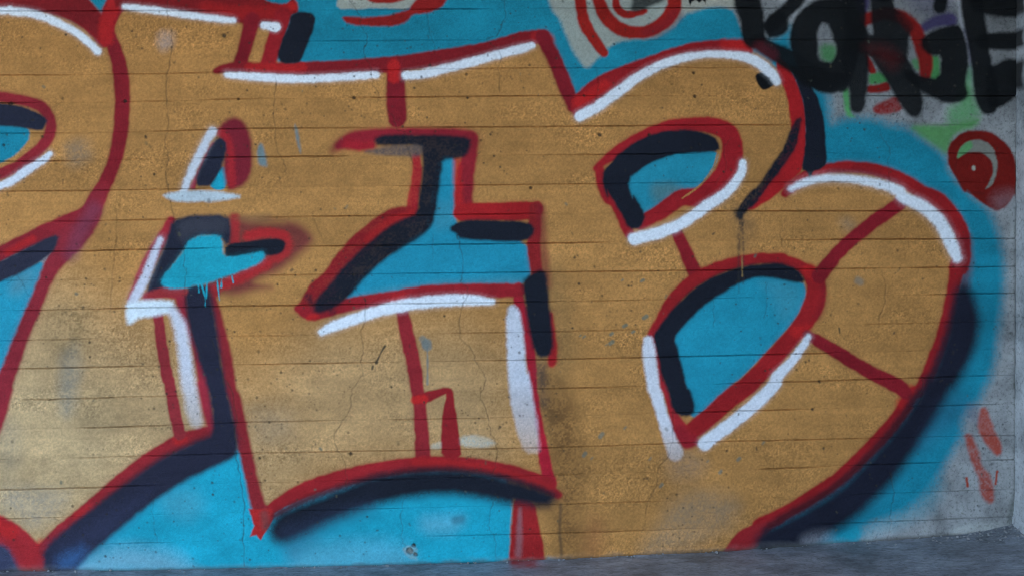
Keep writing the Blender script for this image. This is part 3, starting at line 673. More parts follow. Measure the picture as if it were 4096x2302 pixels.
# --- blue over the black: the arrow opening, with drips
pid = part('M', 'opening', 'bright blue arrow-shaped opening with paint drips')
Po(S('e', (1168, 660), (1250, 560), (1330, 450), (1375, 380), (1450, 345), (1592, 343), (1612, 400), (1622, 500), (1700, 500), (1850, 470), (1902, 458), (1922, 500), (1880, 550), (1750, 602), (1620, 652), (1500, 692), (1400, 712), (1320, 732), (1200, 726), (1168, 695)), lin(30, 156, 182), pid, soft=10, var=0.22, spray=0.2)
for dp in (((1435, 690), (1440, 755)), ((1455, 690), (1480, 770), (1488, 860)), ((1500, 680), (1494, 800)), ((1572, 655), (1580, 740), (1590, 815)), ((1605, 650), (1602, 720)), ((1680, 640), (1690, 690))):
    St(S('e', *dp), lin(30, 156, 182), pid, w=9, soft=4)

# faint fog of the tag's black behind it, and grime down the corner
for q_ in ((S('d', (470, 40), (900, -100), (1400, -60), (1700, 100), (1760, 560), (1600, 760), (1100, 720), (700, 640)), 0.34), (S('d', (1820, -60), (2140, -60), (2140, 760), (1960, 820), (1860, 500)), 0.4), (S('c', (1700, -60), (2100, -60), (2000, 260), (1780, 240)), 0.3)):
    Po(q_[0], TAG, None, soft=60, op=q_[1])
for q_ in (((2112, 900, 10), (2116, 1200, 16), (2110, 1440, 12)),):
    St(S('d', *q_), lin(52, 60, 54), None, soft=9, op=0.5)
St(S('h', (2112, 150, 14), (2106, 600, 22), (2112, 1000, 16), (2104, 1440, 22)), lin(52, 60, 54), None, soft=10, op=0.55, dry=0.3)
St(S('l', (2104, 60, 18), (2108, 400, 12), (2102, 800, 18), (2085, 960, 50), (2070, 1080, 60)), lin(50, 58, 52), None, soft=12, op=0.55, dry=0.4)
blot(S('l', (1650, 1090), (1850, 1060), (2060, 1050), (2090, 1150), (1900, 1190), (1600, 1190)), lin(196, 200, 204), 0.5, 22, 0.7)
# --- the black tag (over the red outline, under the white highlights)
def tagL(strokes, polys=(), op=0.98):
    p_ = part('tag', 'letter')
    for s in strokes:
        St(s, TAG, p_, soft=13, op=op, var=0.3)
    for s in polys:
        Po(s, TAG, p_, soft=13, op=op, var=0.3)
tagL([S('d', (150, -300, 210), (165, -20, 200), (200, 130, 180), (215, 270, 170)), S('d', (620, -200, 120), (540, -20, 110), (440, 90, 100), (330, 190, 110)),
      S('d', (240, 300, 110), (330, 360, 120), (470, 430, 150), (600, 520, 150), (700, 570, 150))],
     [S('d', (300, 120), (420, 60), (480, 200), (410, 270), (300, 280))])
St(S('d', (260, 350), (340, 400)), MAR, None, w=100, soft=24, op=0.35)
tagL([S('d', (800, 90, 200), (680, 90, 170), (590, 190, 190), (580, 330, 200), (620, 470, 160), (720, 550, 200), (830, 530, 190), (890, 400, 160), (870, 250, 170), (820, 130, 160)),
      S('d', (620, 560, 150), (740, 600, 150), (840, 600, 140))])
tagL([S('d', (950, -60, 150), (950, 250, 150), (950, 450, 200), (970, 620, 140), (962, 770, 110))],
     [S('d', (790, -300), (950, -300), (950, 60), (985, 100), (985, 165), (1030, 190), (1045, 250), (1080, 250), (1068, 180), (1060, 100), (1050, -300), (1215, -300), (1220, 50), (1300, 100), (1385, 190), (1340, 260), (1330, 400), (1310, 470), (1190, 440), (1060, 400), (930, 380), (880, 200)),
      S('d', (1030, 370), (1300, 380), (1400, 540), (1425, 640), (1445, 770), (1405, 855), (1330, 845), (1250, 720), (1185, 600), (1110, 500))], op=0.96)
tagL([S('d', (1565, 50, 100), (1550, -60, 110), (1350, -140, 120), (1150, -50, 140))],
     [S('d', (1430, 280), (1520, 215), (1690, 175), (1728, 220), (1762, 330), (1778, 450), (1742, 600), (1775, 690), (1720, 742), (1600, 752), (1480, 695), (1400, 640), (1300, 560), (1310, 490), (1420, 555), (1560, 575), (1570, 400), (1500, 405), (1420, 350))])
tagL([S('d', (1780, -300, 150), (1790, -20, 160), (1820, 200, 160), (1860, 450, 150), (1900, 680, 180), (1910, 770, 130)), S('d', (1850, 20, 150), (2000, 50, 150), (2160, 60, 150)), S('d', (1880, 300, 110), (2050, 300, 130), (2160, 290, 130))],
     [S('d', (1900, 480), (1960, 470), (2040, 430), (2110, 430), (2200, 430), (2200, 640), (2090, 720), (2010, 780), (1900, 780))])
for gx_, gy_ in ((1950, 165), (2040, 170)):
    pass
blot(S('d', (1250, 90), (1380, 130), (1420, 260), (1330, 200)), SPRED, 0.35, 30)
blot(S('d', (1000, 330), (1180, 330), (1280, 420), (1220, 520), (1100, 400)), SPRED, 0.16, 40)
Po(S('c', (1846, 540), (1900, 520), (1990, 560), (1985, 610), (1930, 650), (1900, 648), (1860, 600)), TAG, part('B', 'chip', 'dark chipped spot under the white highlight of the upper bowl'), soft=6)

# --- white highlights
def Hh(th, pts, w=55, soft=9, c_=WHT, **k):
    k.setdefault('spray', 0.3 if 'grad' not in k else 0.0)
    p_ = part(th, 'highlight'); St(pts, c_, p_, w=w, soft=soft, var=0.05, **k); return p_
Hh('L', S('a', (-900, 200, 52), (-40, 85, 54), (100, 86, 56), (250, 106, 56), (400, 158, 54), (540, 230, 52), (640, 304, 52), (708, 374, 48)))
Hh('L', S('a', (-900, 1700, 50), (-40, 1362, 50), (60, 1325, 54), (200, 1232, 56), (310, 1160, 50), (362, 1116, 40)), c_=lin(214, 218, 236))
Hh('M', S('a', (905, 50, 36), (1000, 62, 48), (1200, 88, 48), (1400, 115, 46), (1600, 142, 46), (1690, 150, 36)))
Hh('M', S('a', (1918, 186, 58), (2000, 200, 66)), soft=7)
Hh('M', S('a', (1640, 540, 40), (1750, 550, 52), (2000, 566, 56), 'b', (0, 556, 56), (200, 568, 56), (450, 572, 54), (700, 558, 54), (915, 542, 48)))
Hh('M', S('b', (1130, 548, 60), (1250, 536, 64), (1420, 498, 62), (1600, 452, 60), (1800, 396, 60), (1960, 356, 58), (2040, 332, 44)))
Hh('M', S('a', (1538, 950, 56), (1450, 1110, 60), (1380, 1260, 56), (1330, 1385, 44)), c_=lin(204, 206, 222), soft=11)
p_ = part('M', 'highlight'); Po(S('e', (1180, 50), (1300, 28), (1500, 22), (1650, 38), (1762, 64), (1650, 92), (1450, 106), (1280, 102), (1205, 80)), lin(188, 198, 212), p_, soft=12)
Hh('M', S('e', (1160, 375, 40), (1110, 500, 56), (1050, 650, 60), (990, 770, 66), (950, 850, 60)), c_=lin(204, 206, 226), soft=12, op=0.92)
p_ = part('M', 'highlight'); Po(S('e', (915, 830), (1000, 815), (1200, 808), (1265, 825), (1250, 900), (1100, 932), (1010, 940), (930, 1000), (912, 930)), lin(214, 222, 236), p_, soft=16)
Hh('M', S('e', (1250, 890, 60), (1300, 1000, 90), (1330, 1150, 90), (1350, 1300, 96), (1365, 1448, 100), 'i', (1375, 100, 96), (1400, 250, 96), (1420, 330, 80)), c_=lin(206, 206, 224), soft=22, grad=lambda x, y: np.clip(1.25 - (y - 1300) / 520, 0.45, 0.95))
Hh('M', S('f', (520, 1045, 50), (600, 1005, 70), (780, 940, 76), (980, 880, 80), (1200, 838, 84), (1420, 816, 84), (1600, 812, 72), (1755, 826, 40)), soft=10)
p_ = part('M', 'highlight')
Po(S('f', (1858, 880), (1905, 846), (1948, 880), (1972, 1000), (1985, 1150), (2005, 1350), 'k', (205, -40), (235, 150), (265, 300), (285, 450), (290, 560), (180, 560), (120, 400), (70, 150), (58, -60), 'f', (1858, 1100)), lin(206, 208, 226), p_, soft=14, grad=lambda x, y: np.clip(1.0 - (y - 1500) / 420, 0.12, 0.96))
p_ = part('M', 'highlight', 'faint washed-out white smear beside the red chair-like strokes')
Po(S('j', (1518, 432), (1650, 428), (1750, 460), (1785, 490), (1700, 516), (1530, 512)), lin(186, 196, 196), p_, soft=14, op=0.62, dry=0.4)
Po(S('j', (1310, 490), (1385, 470), (1385, 530), (1312, 530)), lin(186, 196, 196), None, soft=10, op=0.4, dry=0.4)
Hh('B', S('c', (578, 842, 74), (720, 765, 72), (850, 668, 70), (980, 572, 66), (1130, 488, 62), (1300, 428, 58), (1480, 396, 52), (1650, 396, 52), (1780, 418, 66), (1880, 462, 74), (1960, 530, 70), (2006, 592, 50)))
Hh('B', S('c', (1760, 1182, 52), (1742, 1262, 60), (1680, 1352, 66), (1580, 1440, 70), 'g', (1500, 132, 76), (1340, 244, 78), (1200, 310, 80), (1080, 346, 84), (970, 372, 84)))
Hh('B', S('d', (488, 1366, 40), (560, 1330, 48), (700, 1294, 54), (860, 1292, 54), (1050, 1316, 60), (1250, 1374, 72), 'h', (1300, 70, 80), (1440, 140, 86), (1560, 250, 92), (1640, 400, 92), (1685, 510, 70)), soft=12)
Hh('B', S('g', (1072, 1105, 70), (1078, 1200, 96), (1095, 1330, 96), (1112, 1448, 90), 'k', (1130, 130, 84), (1180, 300, 84), (1220, 430, 90), (1270, 560, 110)), c_=lin(214, 214, 230), soft=12, grad=lambda x, y: np.clip(1.0 - (y - 1680) / 260, 0.15, 0.97))
Hh('B', S('h', (612, 1078, 40), (560, 1160, 56), (480, 1266, 66), (380, 1370, 78), 'k', (1990, 60, 84), (1850, 200, 90), (1720, 310, 90), (1590, 406, 88), (1480, 490, 92)), c_=lin(218, 220, 236))
# gold slips showing again between red and white
St(S('c', (1576, 1110), (1540, 1220), (1450, 1340), (1320, 1435)), GOLDC, None, w=11, soft=4, op=0.8, gold=1.0)
St(S('a', (205, 1040), (120, 1130), (10, 1195)), GOLDC, None, w=26, soft=8, op=0.8, gold=1.0)

# --- orange smears by the corner
Po(S('l', (1858, 225), (1905, 232), (1950, 375), (2008, 480), (2012, 560), (1965, 580), (1895, 490), (1830, 385), (1840, 300)), ORG, part('smear1', 'coat'), soft=13, op=0.9, dry=0.2)
pid = part('smear2', 'coat')
St(S('l', (1770, 440, 50), (1805, 550, 76), (1840, 660, 60), (1885, 740, 90), (1900, 830, 100), (1925, 890, 60)), ORG, pid, soft=14, op=0.85, dry=0.35)
St(S('l', (1755, 740), (1762, 795)), ORG, part('smear2', 'drip'), w=20, soft=5); St(S('l', (1975, 690), (1965, 780)), ORG, part('smear2', 'drip'), w=12, soft=5)
blot(S('l', (1760, 200), (1840, 220), (1830, 350), (1770, 300)), lin(60, 70, 110), 0.35, 24)

# --- small splashes on the gold
St(S('f', (1250, 1090), (1275, 1135)), GREY, None, w=50, soft=8, op=0.7)
St(S('f', (1280, 1130, 80), (1284, 1150, 70)), GREY, None, soft=8, op=0.75)
St(S('f', (1282, 1150), (1286, 1300), (1284, 1420)), GREY, None, w=14, soft=4, op=0.7)
St(S('f', (978, 1145, 22), (962, 1170, 12), (945, 1200, 10), (915, 1262, 20)), lin(56, 48, 40), None, soft=4, op=0.9)
St(S('f', (885, 1310), (890, 1290)), lin(56, 48, 40), None, w=12, soft=4, op=0.8)
St(S('h', (832, 1015), (838, 1050)), lin(60, 50, 36), None, w=12, soft=4, op=0.9)
for q in ((1022, 678, 24), (1040, 942, 34), (895, 1004, 30), (800, 1062, 24), (795, 1128, 34), (600, 1085, 26), (765, 1140, 16), (960, 1046, 18), (575, 1075, 16), (880, 672, 14)):
    St(S('g', (q[0], q[1]), (q[0] + q[2] * 0.6, q[1] - q[2] * 0.4)), lin(96, 108, 100), None, w=q[2] * 0.8, soft=5, op=0.75)
for q in ((725, 440, 34), (605, 575, 28), (900, 380, 20), (1080, 605, 24), (1590, 700, 22), (1720, 610, 24), (1900, 490, 20), (1160, 800, 26), (1500, 620, 16), (660, 600, 18)):
    St(S('k', (q[0], q[1]), (q[0] + q[2] * 0.5, q[1] - q[2] * 0.6)), lin(104, 112, 106), None, w=q[2] * 0.8, soft=6, op=0.7)
St(S('h', (965, 672), (985, 684)), GREY, None, w=50, soft=12, op=0.55)
# dark dribble below the upper bowl's tail
for dp in (((100, 180, 60), (120, 250, 40), (110, 330, 26), (104, 560, 14), (108, 760, 8)), ((130, 240, 30), (140, 400, 14), (138, 700, 8))):
    St(S('h', *dp), lin(48, 46, 46), None, soft=9, op=0.6, dry=0.5)
St(S('h', (128, 500), (132, 640)), lin(150, 120, 76), None, w=8, soft=4, op=0.7)

# --- random flecks: grey chips, dark spots and paint specks over everything
for i in range(170):
    x, y = random.uniform(-300, 4040), random.uniform(0, 2240)
    r = random.choice((2, 2.5, 3, 4, 6)) * random.uniform(0.7, 1.2)
    c_ = random.choice((lin(90, 96, 88), lin(84, 80, 64), DIRT, DIRT, DIRT))
    lay(stroke_field([(x, y), (x + random.uniform(-5, 5), y + random.uniform(-9, 9))], r * 1.6, 14), c_, None, soft=3.5, op=random.uniform(0.3, 0.75), wob=3)

# ------------------------------------------------------------------ relief of the wall face (metres towards the viewer)
REL = np.zeros((NZ, NX), np.float32)
edges_z = [joint_z(k, gx) for k in range(-4, len(JL))]          # top to bottom, per column
course = np.zeros((NZ, NX), np.int16)
wob_x = (fbm(gx * 9 + 40, gx * 0 + 3.5, 61, 4) - 0.5) * 0.006
prof = [0.9, 0.75, 0.8, 0.55, 1.0, 0.55, 0.5, 0.95, 0.85, 1.0, 0.6, 0.95, 1.0, 0.8, 1.0, 0.45, 1.0, 0.75, 1.0, 0.6, 0.9, 0.5, 0.7]
for k, ez in enumerate(edges_z):
    ez = ez + wob_x * (0.6 + 0.4 * math.sin(k * 2.3))
    course += (GZ < ez[None, :]).astype(np.int16)
    dz = GZ - ez[None, :]
    s = np.clip((fbm(gx * 2.2 + k * 7.7, gx * 0 + k * 3.1, 71, 3) - 0.39) * 4.8, 0.08, 1.0) * prof[k]
    fine = 0.75 + 0.5 * vnoise(gx * 60, gx * 0 + k * 1.7, 75)
    seam = np.clip(s * fine, 0, 1)[None, :] * np.exp(-(dz / 0.0017) ** 2) * 0.28           # grime packed into the joint
    C *= (1 - seam)[..., None]; C += DIRT * 0.6 * seam[..., None]; A += (1 - A) * seam
    REL -= (0.0085 * s * fine)[None, :] * np.exp(-(dz / 0.0018) ** 2)
    REL -= (0.0008 * s)[None, :] * np.exp(-(dz / 0.006) ** 2)
cr = np.random.default_rng(5).normal(0, 0.0006, 64)
REL += cr[course] + 0.0016 * (fbm(GPX / 420, GPY / 120, 81, 3) - 0.5)
REL += 0.0034 * (fbm(GPX / 90, GPY / 34, 85, 3) - 0.5) * np.clip(fbm(GPX / 500, GPY / 300, 87, 2) * 1.8 - 0.35, 0.15, 1)
rough = np.clip((fbm(GPX / 260, GPY / 90, 91, 3) - 0.35) * 2.6, 0.25, 1.25)
GR = rough * (0.75 + 0.4 * GOLD)
REL += GR * 0.0016 * (n_grain2 - 0.5) + GR * 0.0014 * (vnoise(GPX / 13, GPY / 11, 95) - 0.5)

def dent(pts, w, depth, op, c_=DIRT, soft=3.0):
    f = stroke_field(pts, w, 12)
    if f is None:
        return
    r0, r1, c0, c1, D = f
    a = np.clip(0.5 - (D + n_edge[r0:r1, c0:c1] * 3) / (2 * soft), 0, 1)
    REL[r0:r1, c0:c1] -= depth * a
    C[r0:r1, c0:c1] = C[r0:r1, c0:c1] * (1 - op * a[..., None]) + c_ * (op * a * np.maximum(A[r0:r1, c0:c1], 0.5))[..., None]
    A[r0:r1, c0:c1] = np.maximum(A[r0:r1, c0:c1], op * a)

def crack(strength, *seq):
    p = catmull(S(*seq), 5)
    q = []
    for i, v in enumerate(p):                                   # ragged course
        q.append((v[0] + random.uniform(-4, 4), v[1] + random.uniform(-3, 3), random.uniform(0.8, 3.4)))
    dent(q, 3, 0.003, strength)
crack(.6, 'a', (1220, 0), (1210, 90), (1235, 220), (1250, 320), (1225, 470), (1205, 600), (1215, 800), (1215, 930), (1195, 1040), (1220, 1130), (1205, 1250), (1215, 1380),
      'e', (1250, 150), (1260, 250), (1300, 380), (1335, 450), (1330, 570), (1350, 600), (1335, 690), (1345, 800), (1360, 950), (1390, 1050), (1420, 1200), (1410, 1300))
crack(.7, 'e', (1540, 1100), (1590, 1250), (1620, 1430), 'i', (1620, 20), (1670, 100), (1710, 300), (1700, 450), (1720, 640), (1750, 780), (1770, 950), (1760, 1150), (1770, 1380))
crack(.55, 'b', (190, 560), (175, 720), (180, 900), (195, 1080), (250, 1180), (260, 1260))
crack(.55, 'b', (720, 0), (800, 120), (800, 180), (845, 270), (830, 390), (870, 480), (880, 600), (935, 680), (920, 730))
crack(.3, 'b', (1280, 80), (1300, 200), (1330, 320), (1345, 400))
crack(.5, 'b', (1840, 0), (1850, 100), (1790, 250), (1710, 290), (1810, 380), (1800, 500), (1805, 670))
crack(.5, 'b', (1000, 800), (1040, 860), (1070, 940), (1120, 960), (1140, 1060), (1170, 1150), (1190, 1220))
crack(.4, 'f', (1320, 330), (1325, 430), (1330, 520))
crack(.6, 'f', (1500, 350), (1520, 420), (1545, 570), (1530, 680), (1575, 730), (1570, 800), (1530, 880), (1525, 1080), (1600, 1170), (1640, 1260), (1700, 1360), (1690, 1448),
      'j', (1670, 150), (1720, 290), (1740, 400), (1780, 500), (1790, 600), (1760, 700))
crack(.5, 'f', (760, 650), (770, 740), (830, 810), (830, 960), (810, 1050), (815, 1200), (800, 1260), (820, 1350), 'j', (810, 10), (740, 100), (720, 250), (610, 440), (640, 540), (690, 650), (700, 800))
crack(.45, 'j', (1120, 880), (1095, 1000), (1105, 1190), (1130, 1230))
crack(.5, 'j', (1770, 890), (1740, 1000), (1730, 1100), (1770, 1160), (1780, 1320))
crack(.35, 'c', (700, 500), (715, 600), (700, 700))
crack(.35, 'c', (1690, 990), (1620, 1080), (1640, 1200), (1560, 1350))
crack(.4, 'd', (1100, 890), (1150, 1000), (1200, 1080), (1190, 1200), (1200, 1350), 'h', (1220, 80))
crack(.35, 'h', (1140, 600), (1170, 700), (1160, 850), (1120, 960))
crack(.35, 'h', (310, 700), (310, 830), (300, 950))
crack(.4, 'l', (1430, 0), (1440, 120), (1420, 200))
crack(.55, 'l', (1200, 700), (1230, 850), (1205, 980), (1210, 1080), (1180, 1190))
crack(.35, 'g', (1550, 800), (1545, 900), (1555, 1000))
crack(.5, 'k', (1250, 260), (1255, 400), (1220, 580), (1150, 660), (1130, 800), (1080, 900), (1050, 1060), (1030, 1130))
crack(.3, 'e', (830, 130), (850, 250), (820, 600), (800, 900))
crack(.35, 'e', (50, 700), (120, 640), (180, 720), (230, 800))
crack(.3, 'f', (460, 170), (450, 200), (520, 360))
crack(.35, 'h', (440, 230), (410, 330), (430, 430))
crack(.3, 'i', (1100, 850), (1110, 1050), (1140, 1200))
for i in range(4200):                                           # bug holes in the concrete
    x, y = random.uniform(-500, 4050), random.uniform(-200, 2270)
    if vnoise(np.array([x / 210]), np.array([y / 210]), 99)[0] < random.uniform(0.3, 0.95):
        continue
    r = random.choice((1.2, 1.5, 1.8, 2, 2.2, 2.6, 3, 4.2))
    dent([(x, y), (x + 1, y + 1)], r * 2, 0.0006 * r, random.uniform(0.4, 0.85), soft=2.5)
for q in ((1155, 1265, 14), (1195, 1290, 7), (1185, 1225, 8)):   # knocked-out hole near the foot
    dent(S('j', (q[0], q[1]), (q[0] + 6, q[1] + 4)), q[2] * 1.6, 0.012, 0.9)
Po(S('j', (1095, 1250), (1150, 1225), (1215, 1240), (1200, 1300), (1220, 1335), (1150, 1320)), lin(150, 158, 160), None, soft=9, op=0.6, dry=0.5)
for q in (('a', 1622, 258, 22), ('b', 752, 708, 16), ('b', 1574, 707, 14), ('b', 1568, 538, 12), ('c', 722, 978, 18), ('a', 905, 733, 16), ('a', 1725, 717, 12), ('j', 728, 562, 16), ('c', 1410, 697, 16), ('c', 1402, 527, 12), ('c', 608, 693, 14), ('a', 78, 752, 24), ('a', 28, 1050, 14), ('a', 306, 990, 14), ('c', 1080, 975, 14), ('b', 753, 553, 10), ('d', 848, 203, 12), ('c', 222, 1360, 12)):
    dent(S(q[0], (q[1], q[2]), (q[1] + 2, q[2] + 1)), q[3] / K * 1.25, 0.006, 0.85)

# colour of single grains: gold flake sparkles, other coats less so
gv = n_grain * 0.45 + n_grain2 * 0.55 - 0.5
g_amp = 0.17 + 0.27 * GOLD * rough
C *= np.clip(1 + g_amp * gv * 2, 0.3, 2.0)[..., None]
glint = np.clip((vnoise(GPX / 5.2 + 7, GPY / 6.4, 117) - 0.72) * 5, 0, 1) * np.clip(rough - 0.35, 0, 1) * GOLD
C *= (1 + 0.45 * glint)[..., None]
C *= (1 + GOLD * 0.16 * (fbm(GPX / 420, GPY / 16, 119, 3) - 0.5))[..., None]
big = (fbm(GPX / 330, GPY / 240, 111, 4) - 0.5)
C *= (1 + GOLD * (0.28 * big + 0.16 * (n_coat2 - 0.5) + np.random.default_rng(9).normal(0, 0.035, 64)[course]))[..., None]
# crumbling, unpainted foot of the wall
foot = GZ - base_z(gx)[None, :]
wear = np.clip(1 - foot / (0.012 + 0.03 * fbm(GPX / 60, GPY / 60, 121, 3)), 0, 1) * np.clip(n_coat2 * 2.2 - 0.4, 0, 1)
A *= 1 - 0.3 * wear
C *= (1 - 0.3 * wear)[..., None]
grime = np.clip(1 - foot / (0.008 + 0.016 * n_coat2), 0, 1) * 0.75
C = C * (1 - grime[..., None]) + DIRT * grime[..., None]
A = A + (1 - A) * grime
COL4 = np.ones((NZ, NX, 4), np.float32)
COL4[..., :3] = C / np.maximum(A, 1e-3)[..., None]
COL4[..., 3] = A
GYY = -(0.0015 + REL)

# ------------------------------------------------------------------ materials
def nodes(name):
    m_ = bpy.data.materials.new(name); m_.use_nodes = True
    nt = m_.node_tree; nt.nodes.clear()
    return m_, nt
def nd(nt, typ, **kw):
    n_ = nt.nodes.new(typ)
    for k_, v_ in kw.items():
        if k_ in n_.inputs: n_.inputs[k_].default_value = v_
        else: setattr(n_, k_, v_)
    return n_

def ramp(nt, src, stops):
    r_ = nt.nodes.new("ShaderNodeValToRGB")
    cr_ = r_.color_ramp
    while len(cr_.elements) < len(stops): cr_.elements.new(0.5)
    for e_, (p_, c_) in zip(cr_.elements, stops):
        e_.position = p_; e_.color = (*c_, 1)
    nt.links.new(src, r_.inputs[0])
    return r_.outputs[0]

def mixc(nt, fac, a, b, mode='MIX'):
    n_ = nt.nodes.new("ShaderNodeMix"); n_.data_type = 'RGBA'; n_.blend_type = mode
    if isinstance(fac, (int, float)): n_.inputs[0].default_value = fac
    else: nt.links.new(fac, n_.inputs[0])
    for i_, v_ in ((6, a), (7, b)):
        if isinstance(v_, tuple): n_.inputs[i_].default_value = (*v_, 1)
        else: nt.links.new(v_, n_.inputs[i_])
    return n_.outputs[2]

def concrete_colour(nt, tint=(0.32, 0.315, 0.30), dark=(0.14, 0.14, 0.135), light=(0.47, 0.46, 0.44)):
    geo = nd(nt, "ShaderNodeNewGeometry")
    n1 = nd(nt, "ShaderNodeTexNoise", Scale=5.0, Detail=8.0, Roughness=0.65); nt.links.new(geo.outputs["Position"], n1.inputs["Vector"])
    n2 = nd(nt, "ShaderNodeTexNoise", Scale=70.0, Detail=6.0, Roughness=0.7); nt.links.new(geo.outputs["Position"], n2.inputs["Vector"])
    c1 = ramp(nt, n1.outputs["Fac"], [(0.30, dark), (0.5, tint), (0.72, light)])
    c2 = ramp(nt, n2.outputs["Fac"], [(0.33, (0.45, 0.45, 0.45)), (0.48, (1, 1, 1)), (0.7, (1.12, 1.12, 1.12))])
    return mixc(nt, 0.8, c1, c2, 'MULTIPLY'), geo, n2

M_wall, nt = nodes("painted_concrete")
out = nd(nt, "ShaderNodeOutputMaterial"); bs = nd(nt, "ShaderNodeBsdfPrincipled")
cc, geo, n2 = concrete_colour(nt)
at = nd(nt, "ShaderNodeAttribute", attribute_name="paint")
ag = nd(nt, "ShaderNodeAttribute", attribute_name="gold")
base = mixc(nt, at.outputs["Alpha"], cc, at.outputs["Color"])
nt.links.new(base, bs.inputs["Base Color"])
rr = nd(nt, "ShaderNodeMapRange"); rr.inputs[3].default_value = 0.92; rr.inputs[4].default_value = 0.6
bs.inputs["Specular IOR Level"].default_value = 0.10
nt.links.new(at.outputs["Alpha"], rr.inputs[0]); nt.links.new(rr.outputs[0], bs.inputs["Roughness"])
gm = nd(nt, "ShaderNodeMath", operation='MULTIPLY'); gm.inputs[1].default_value = 0.25
nt.links.new(ag.outputs["Fac"], gm.inputs[0]); nt.links.new(gm.outputs[0], bs.inputs["Metallic"])
nb = nd(nt, "ShaderNodeTexNoise", Scale=330.0, Detail=3.0, Roughness=0.6); nt.links.new(geo.outputs["Position"], nb.inputs["Vector"])
bp = nd(nt, "ShaderNodeBump", Strength=0.85, Distance=0.003)
nt.links.new(nb.outputs["Fac"], bp.inputs["Height"]); nt.links.new(bp.outputs[0], bs.inputs["Normal"])
nt.links.new(bs.outputs[0], out.inputs[0])

def plain_concrete(name, tint, dark, light, bump=0.004, rough_=0.85, bscale=40.0):
    m_, nt = nodes(name)
    out = nd(nt, "ShaderNodeOutputMaterial"); bs = nd(nt, "ShaderNodeBsdfPrincipled", Roughness=rough_)
    cc, geo, n2 = concrete_colour(nt, tint, dark, light)
    ap = nd(nt, "ShaderNodeAttribute", attribute_name="paint")
    nt.links.new(mixc(nt, ap.outputs["Alpha"], cc, ap.outputs["Color"]), bs.inputs["Base Color"])
    nb = nd(nt, "ShaderNodeTexNoise", Scale=bscale, Detail=8.0, Roughness=0.7); nt.links.new(geo.outputs["Position"], nb.inputs["Vector"])
    bp = nd(nt, "ShaderNodeBump", Strength=0.7, Distance=bump)
    nt.links.new(nb.outputs["Fac"], bp.inputs["Height"]); nt.links.new(bp.outputs[0], bs.inputs["Normal"])
    nt.links.new(bs.outputs[0], out.inputs[0])
    return m_
M_side = plain_concrete("whitewashed_concrete", (0.42, 0.45, 0.47), (0.16, 0.18, 0.19), (0.60, 0.62, 0.64))
M_grey = plain_concrete("grey_concrete", (0.30, 0.30, 0.30), (0.2, 0.2, 0.2), (0.38, 0.38, 0.38))

M_floor, nt = nodes("trowelled_concrete_floor")
out = nd(nt, "ShaderNodeOutputMaterial"); bs = nd(nt, "ShaderNodeBsdfPrincipled", Roughness=0.55)
cc, geo, n2 = concrete_colour(nt, (0.20, 0.218, 0.24), (0.10, 0.11, 0.12), (0.30, 0.325, 0.355))
mp = nd(nt, "ShaderNodeMapping"); mp.inputs["Scale"].default_value = (2.5, 6.0, 1.0); mp.inputs["Rotation"].default_value = (0, 0, 0.35)
nt.links.new(geo.outputs["Position"], mp.inputs["Vector"])
ns = nd(nt, "ShaderNodeTexNoise", Scale=5.0, Detail=12.0, Roughness=0.78, Distortion=0.9); nt.links.new(mp.outputs[0], ns.inputs["Vector"])
st = ramp(nt, ns.outputs["Fac"], [(0.36, (0.5, 0.5, 0.48)), (0.5, (1, 1, 1)), (0.64, (1.45, 1.45, 1.48))])
fl = mixc(nt, 0.85, cc, st, 'MULTIPLY')
atf = nd(nt, "ShaderNodeAttribute", attribute_name="paint")
fl = mixc(nt, atf.outputs["Alpha"], fl, atf.outputs["Color"])
nt.links.new(fl, bs.inputs["Base Color"])
ng = nd(nt, "ShaderNodeTexNoise", Scale=190.0, Detail=4.0, Roughness=0.7); nt.links.new(geo.outputs["Position"], ng.inputs["Vector"])
bp0 = nd(nt, "ShaderNodeBump", Strength=0.5, Distance=0.002)
nt.links.new(ng.outputs["Fac"], bp0.inputs["Height"])
bp = nd(nt, "ShaderNodeBump", Strength=0.6, Distance=0.006)
nt.links.new(bp0.outputs[0], bp.inputs["Normal"])
nt.links.new(ns.outputs["Fac"], bp.inputs["Height"]); nt.links.new(bp.outputs[0], bs.inputs["Normal"])
nt.links.new(bs.outputs[0], out.inputs[0])

# ------------------------------------------------------------------ building meshes
def mesh_from(name, co, quads, mat, colour=None, gold=None):
    me = bpy.data.meshes.new(name)
    co = np.ascontiguousarray(co, np.float32); q = np.ascontiguousarray(quads, np.int32)
    me.vertices.add(len(co)); me.vertices.foreach_set("co", co.ravel())
    me.loops.add(q.size); me.loops.foreach_set("vertex_index", q.ravel())
    me.polygons.add(len(q)); me.polygons.foreach_set("loop_start", np.arange(0, q.size, 4, dtype=np.int32))
    me.update(calc_edges=True)
    if colour is not None:
        at_ = me.attributes.new("paint", 'FLOAT_COLOR', 'POINT')
        at_.data.foreach_set("color", np.ascontiguousarray(colour, np.float32).ravel())
    if gold is not None:
        ag_ = me.attributes.new("gold", 'FLOAT', 'POINT')
        ag_.data.foreach_set("value", np.ascontiguousarray(gold, np.float32).ravel())
    me.materials.append(mat)
    return me

def link(name, me, parent=None):
    o = bpy.data.objects.new(name, me); col.objects.link(o)
    if parent is not None: o.parent = parent
    return o

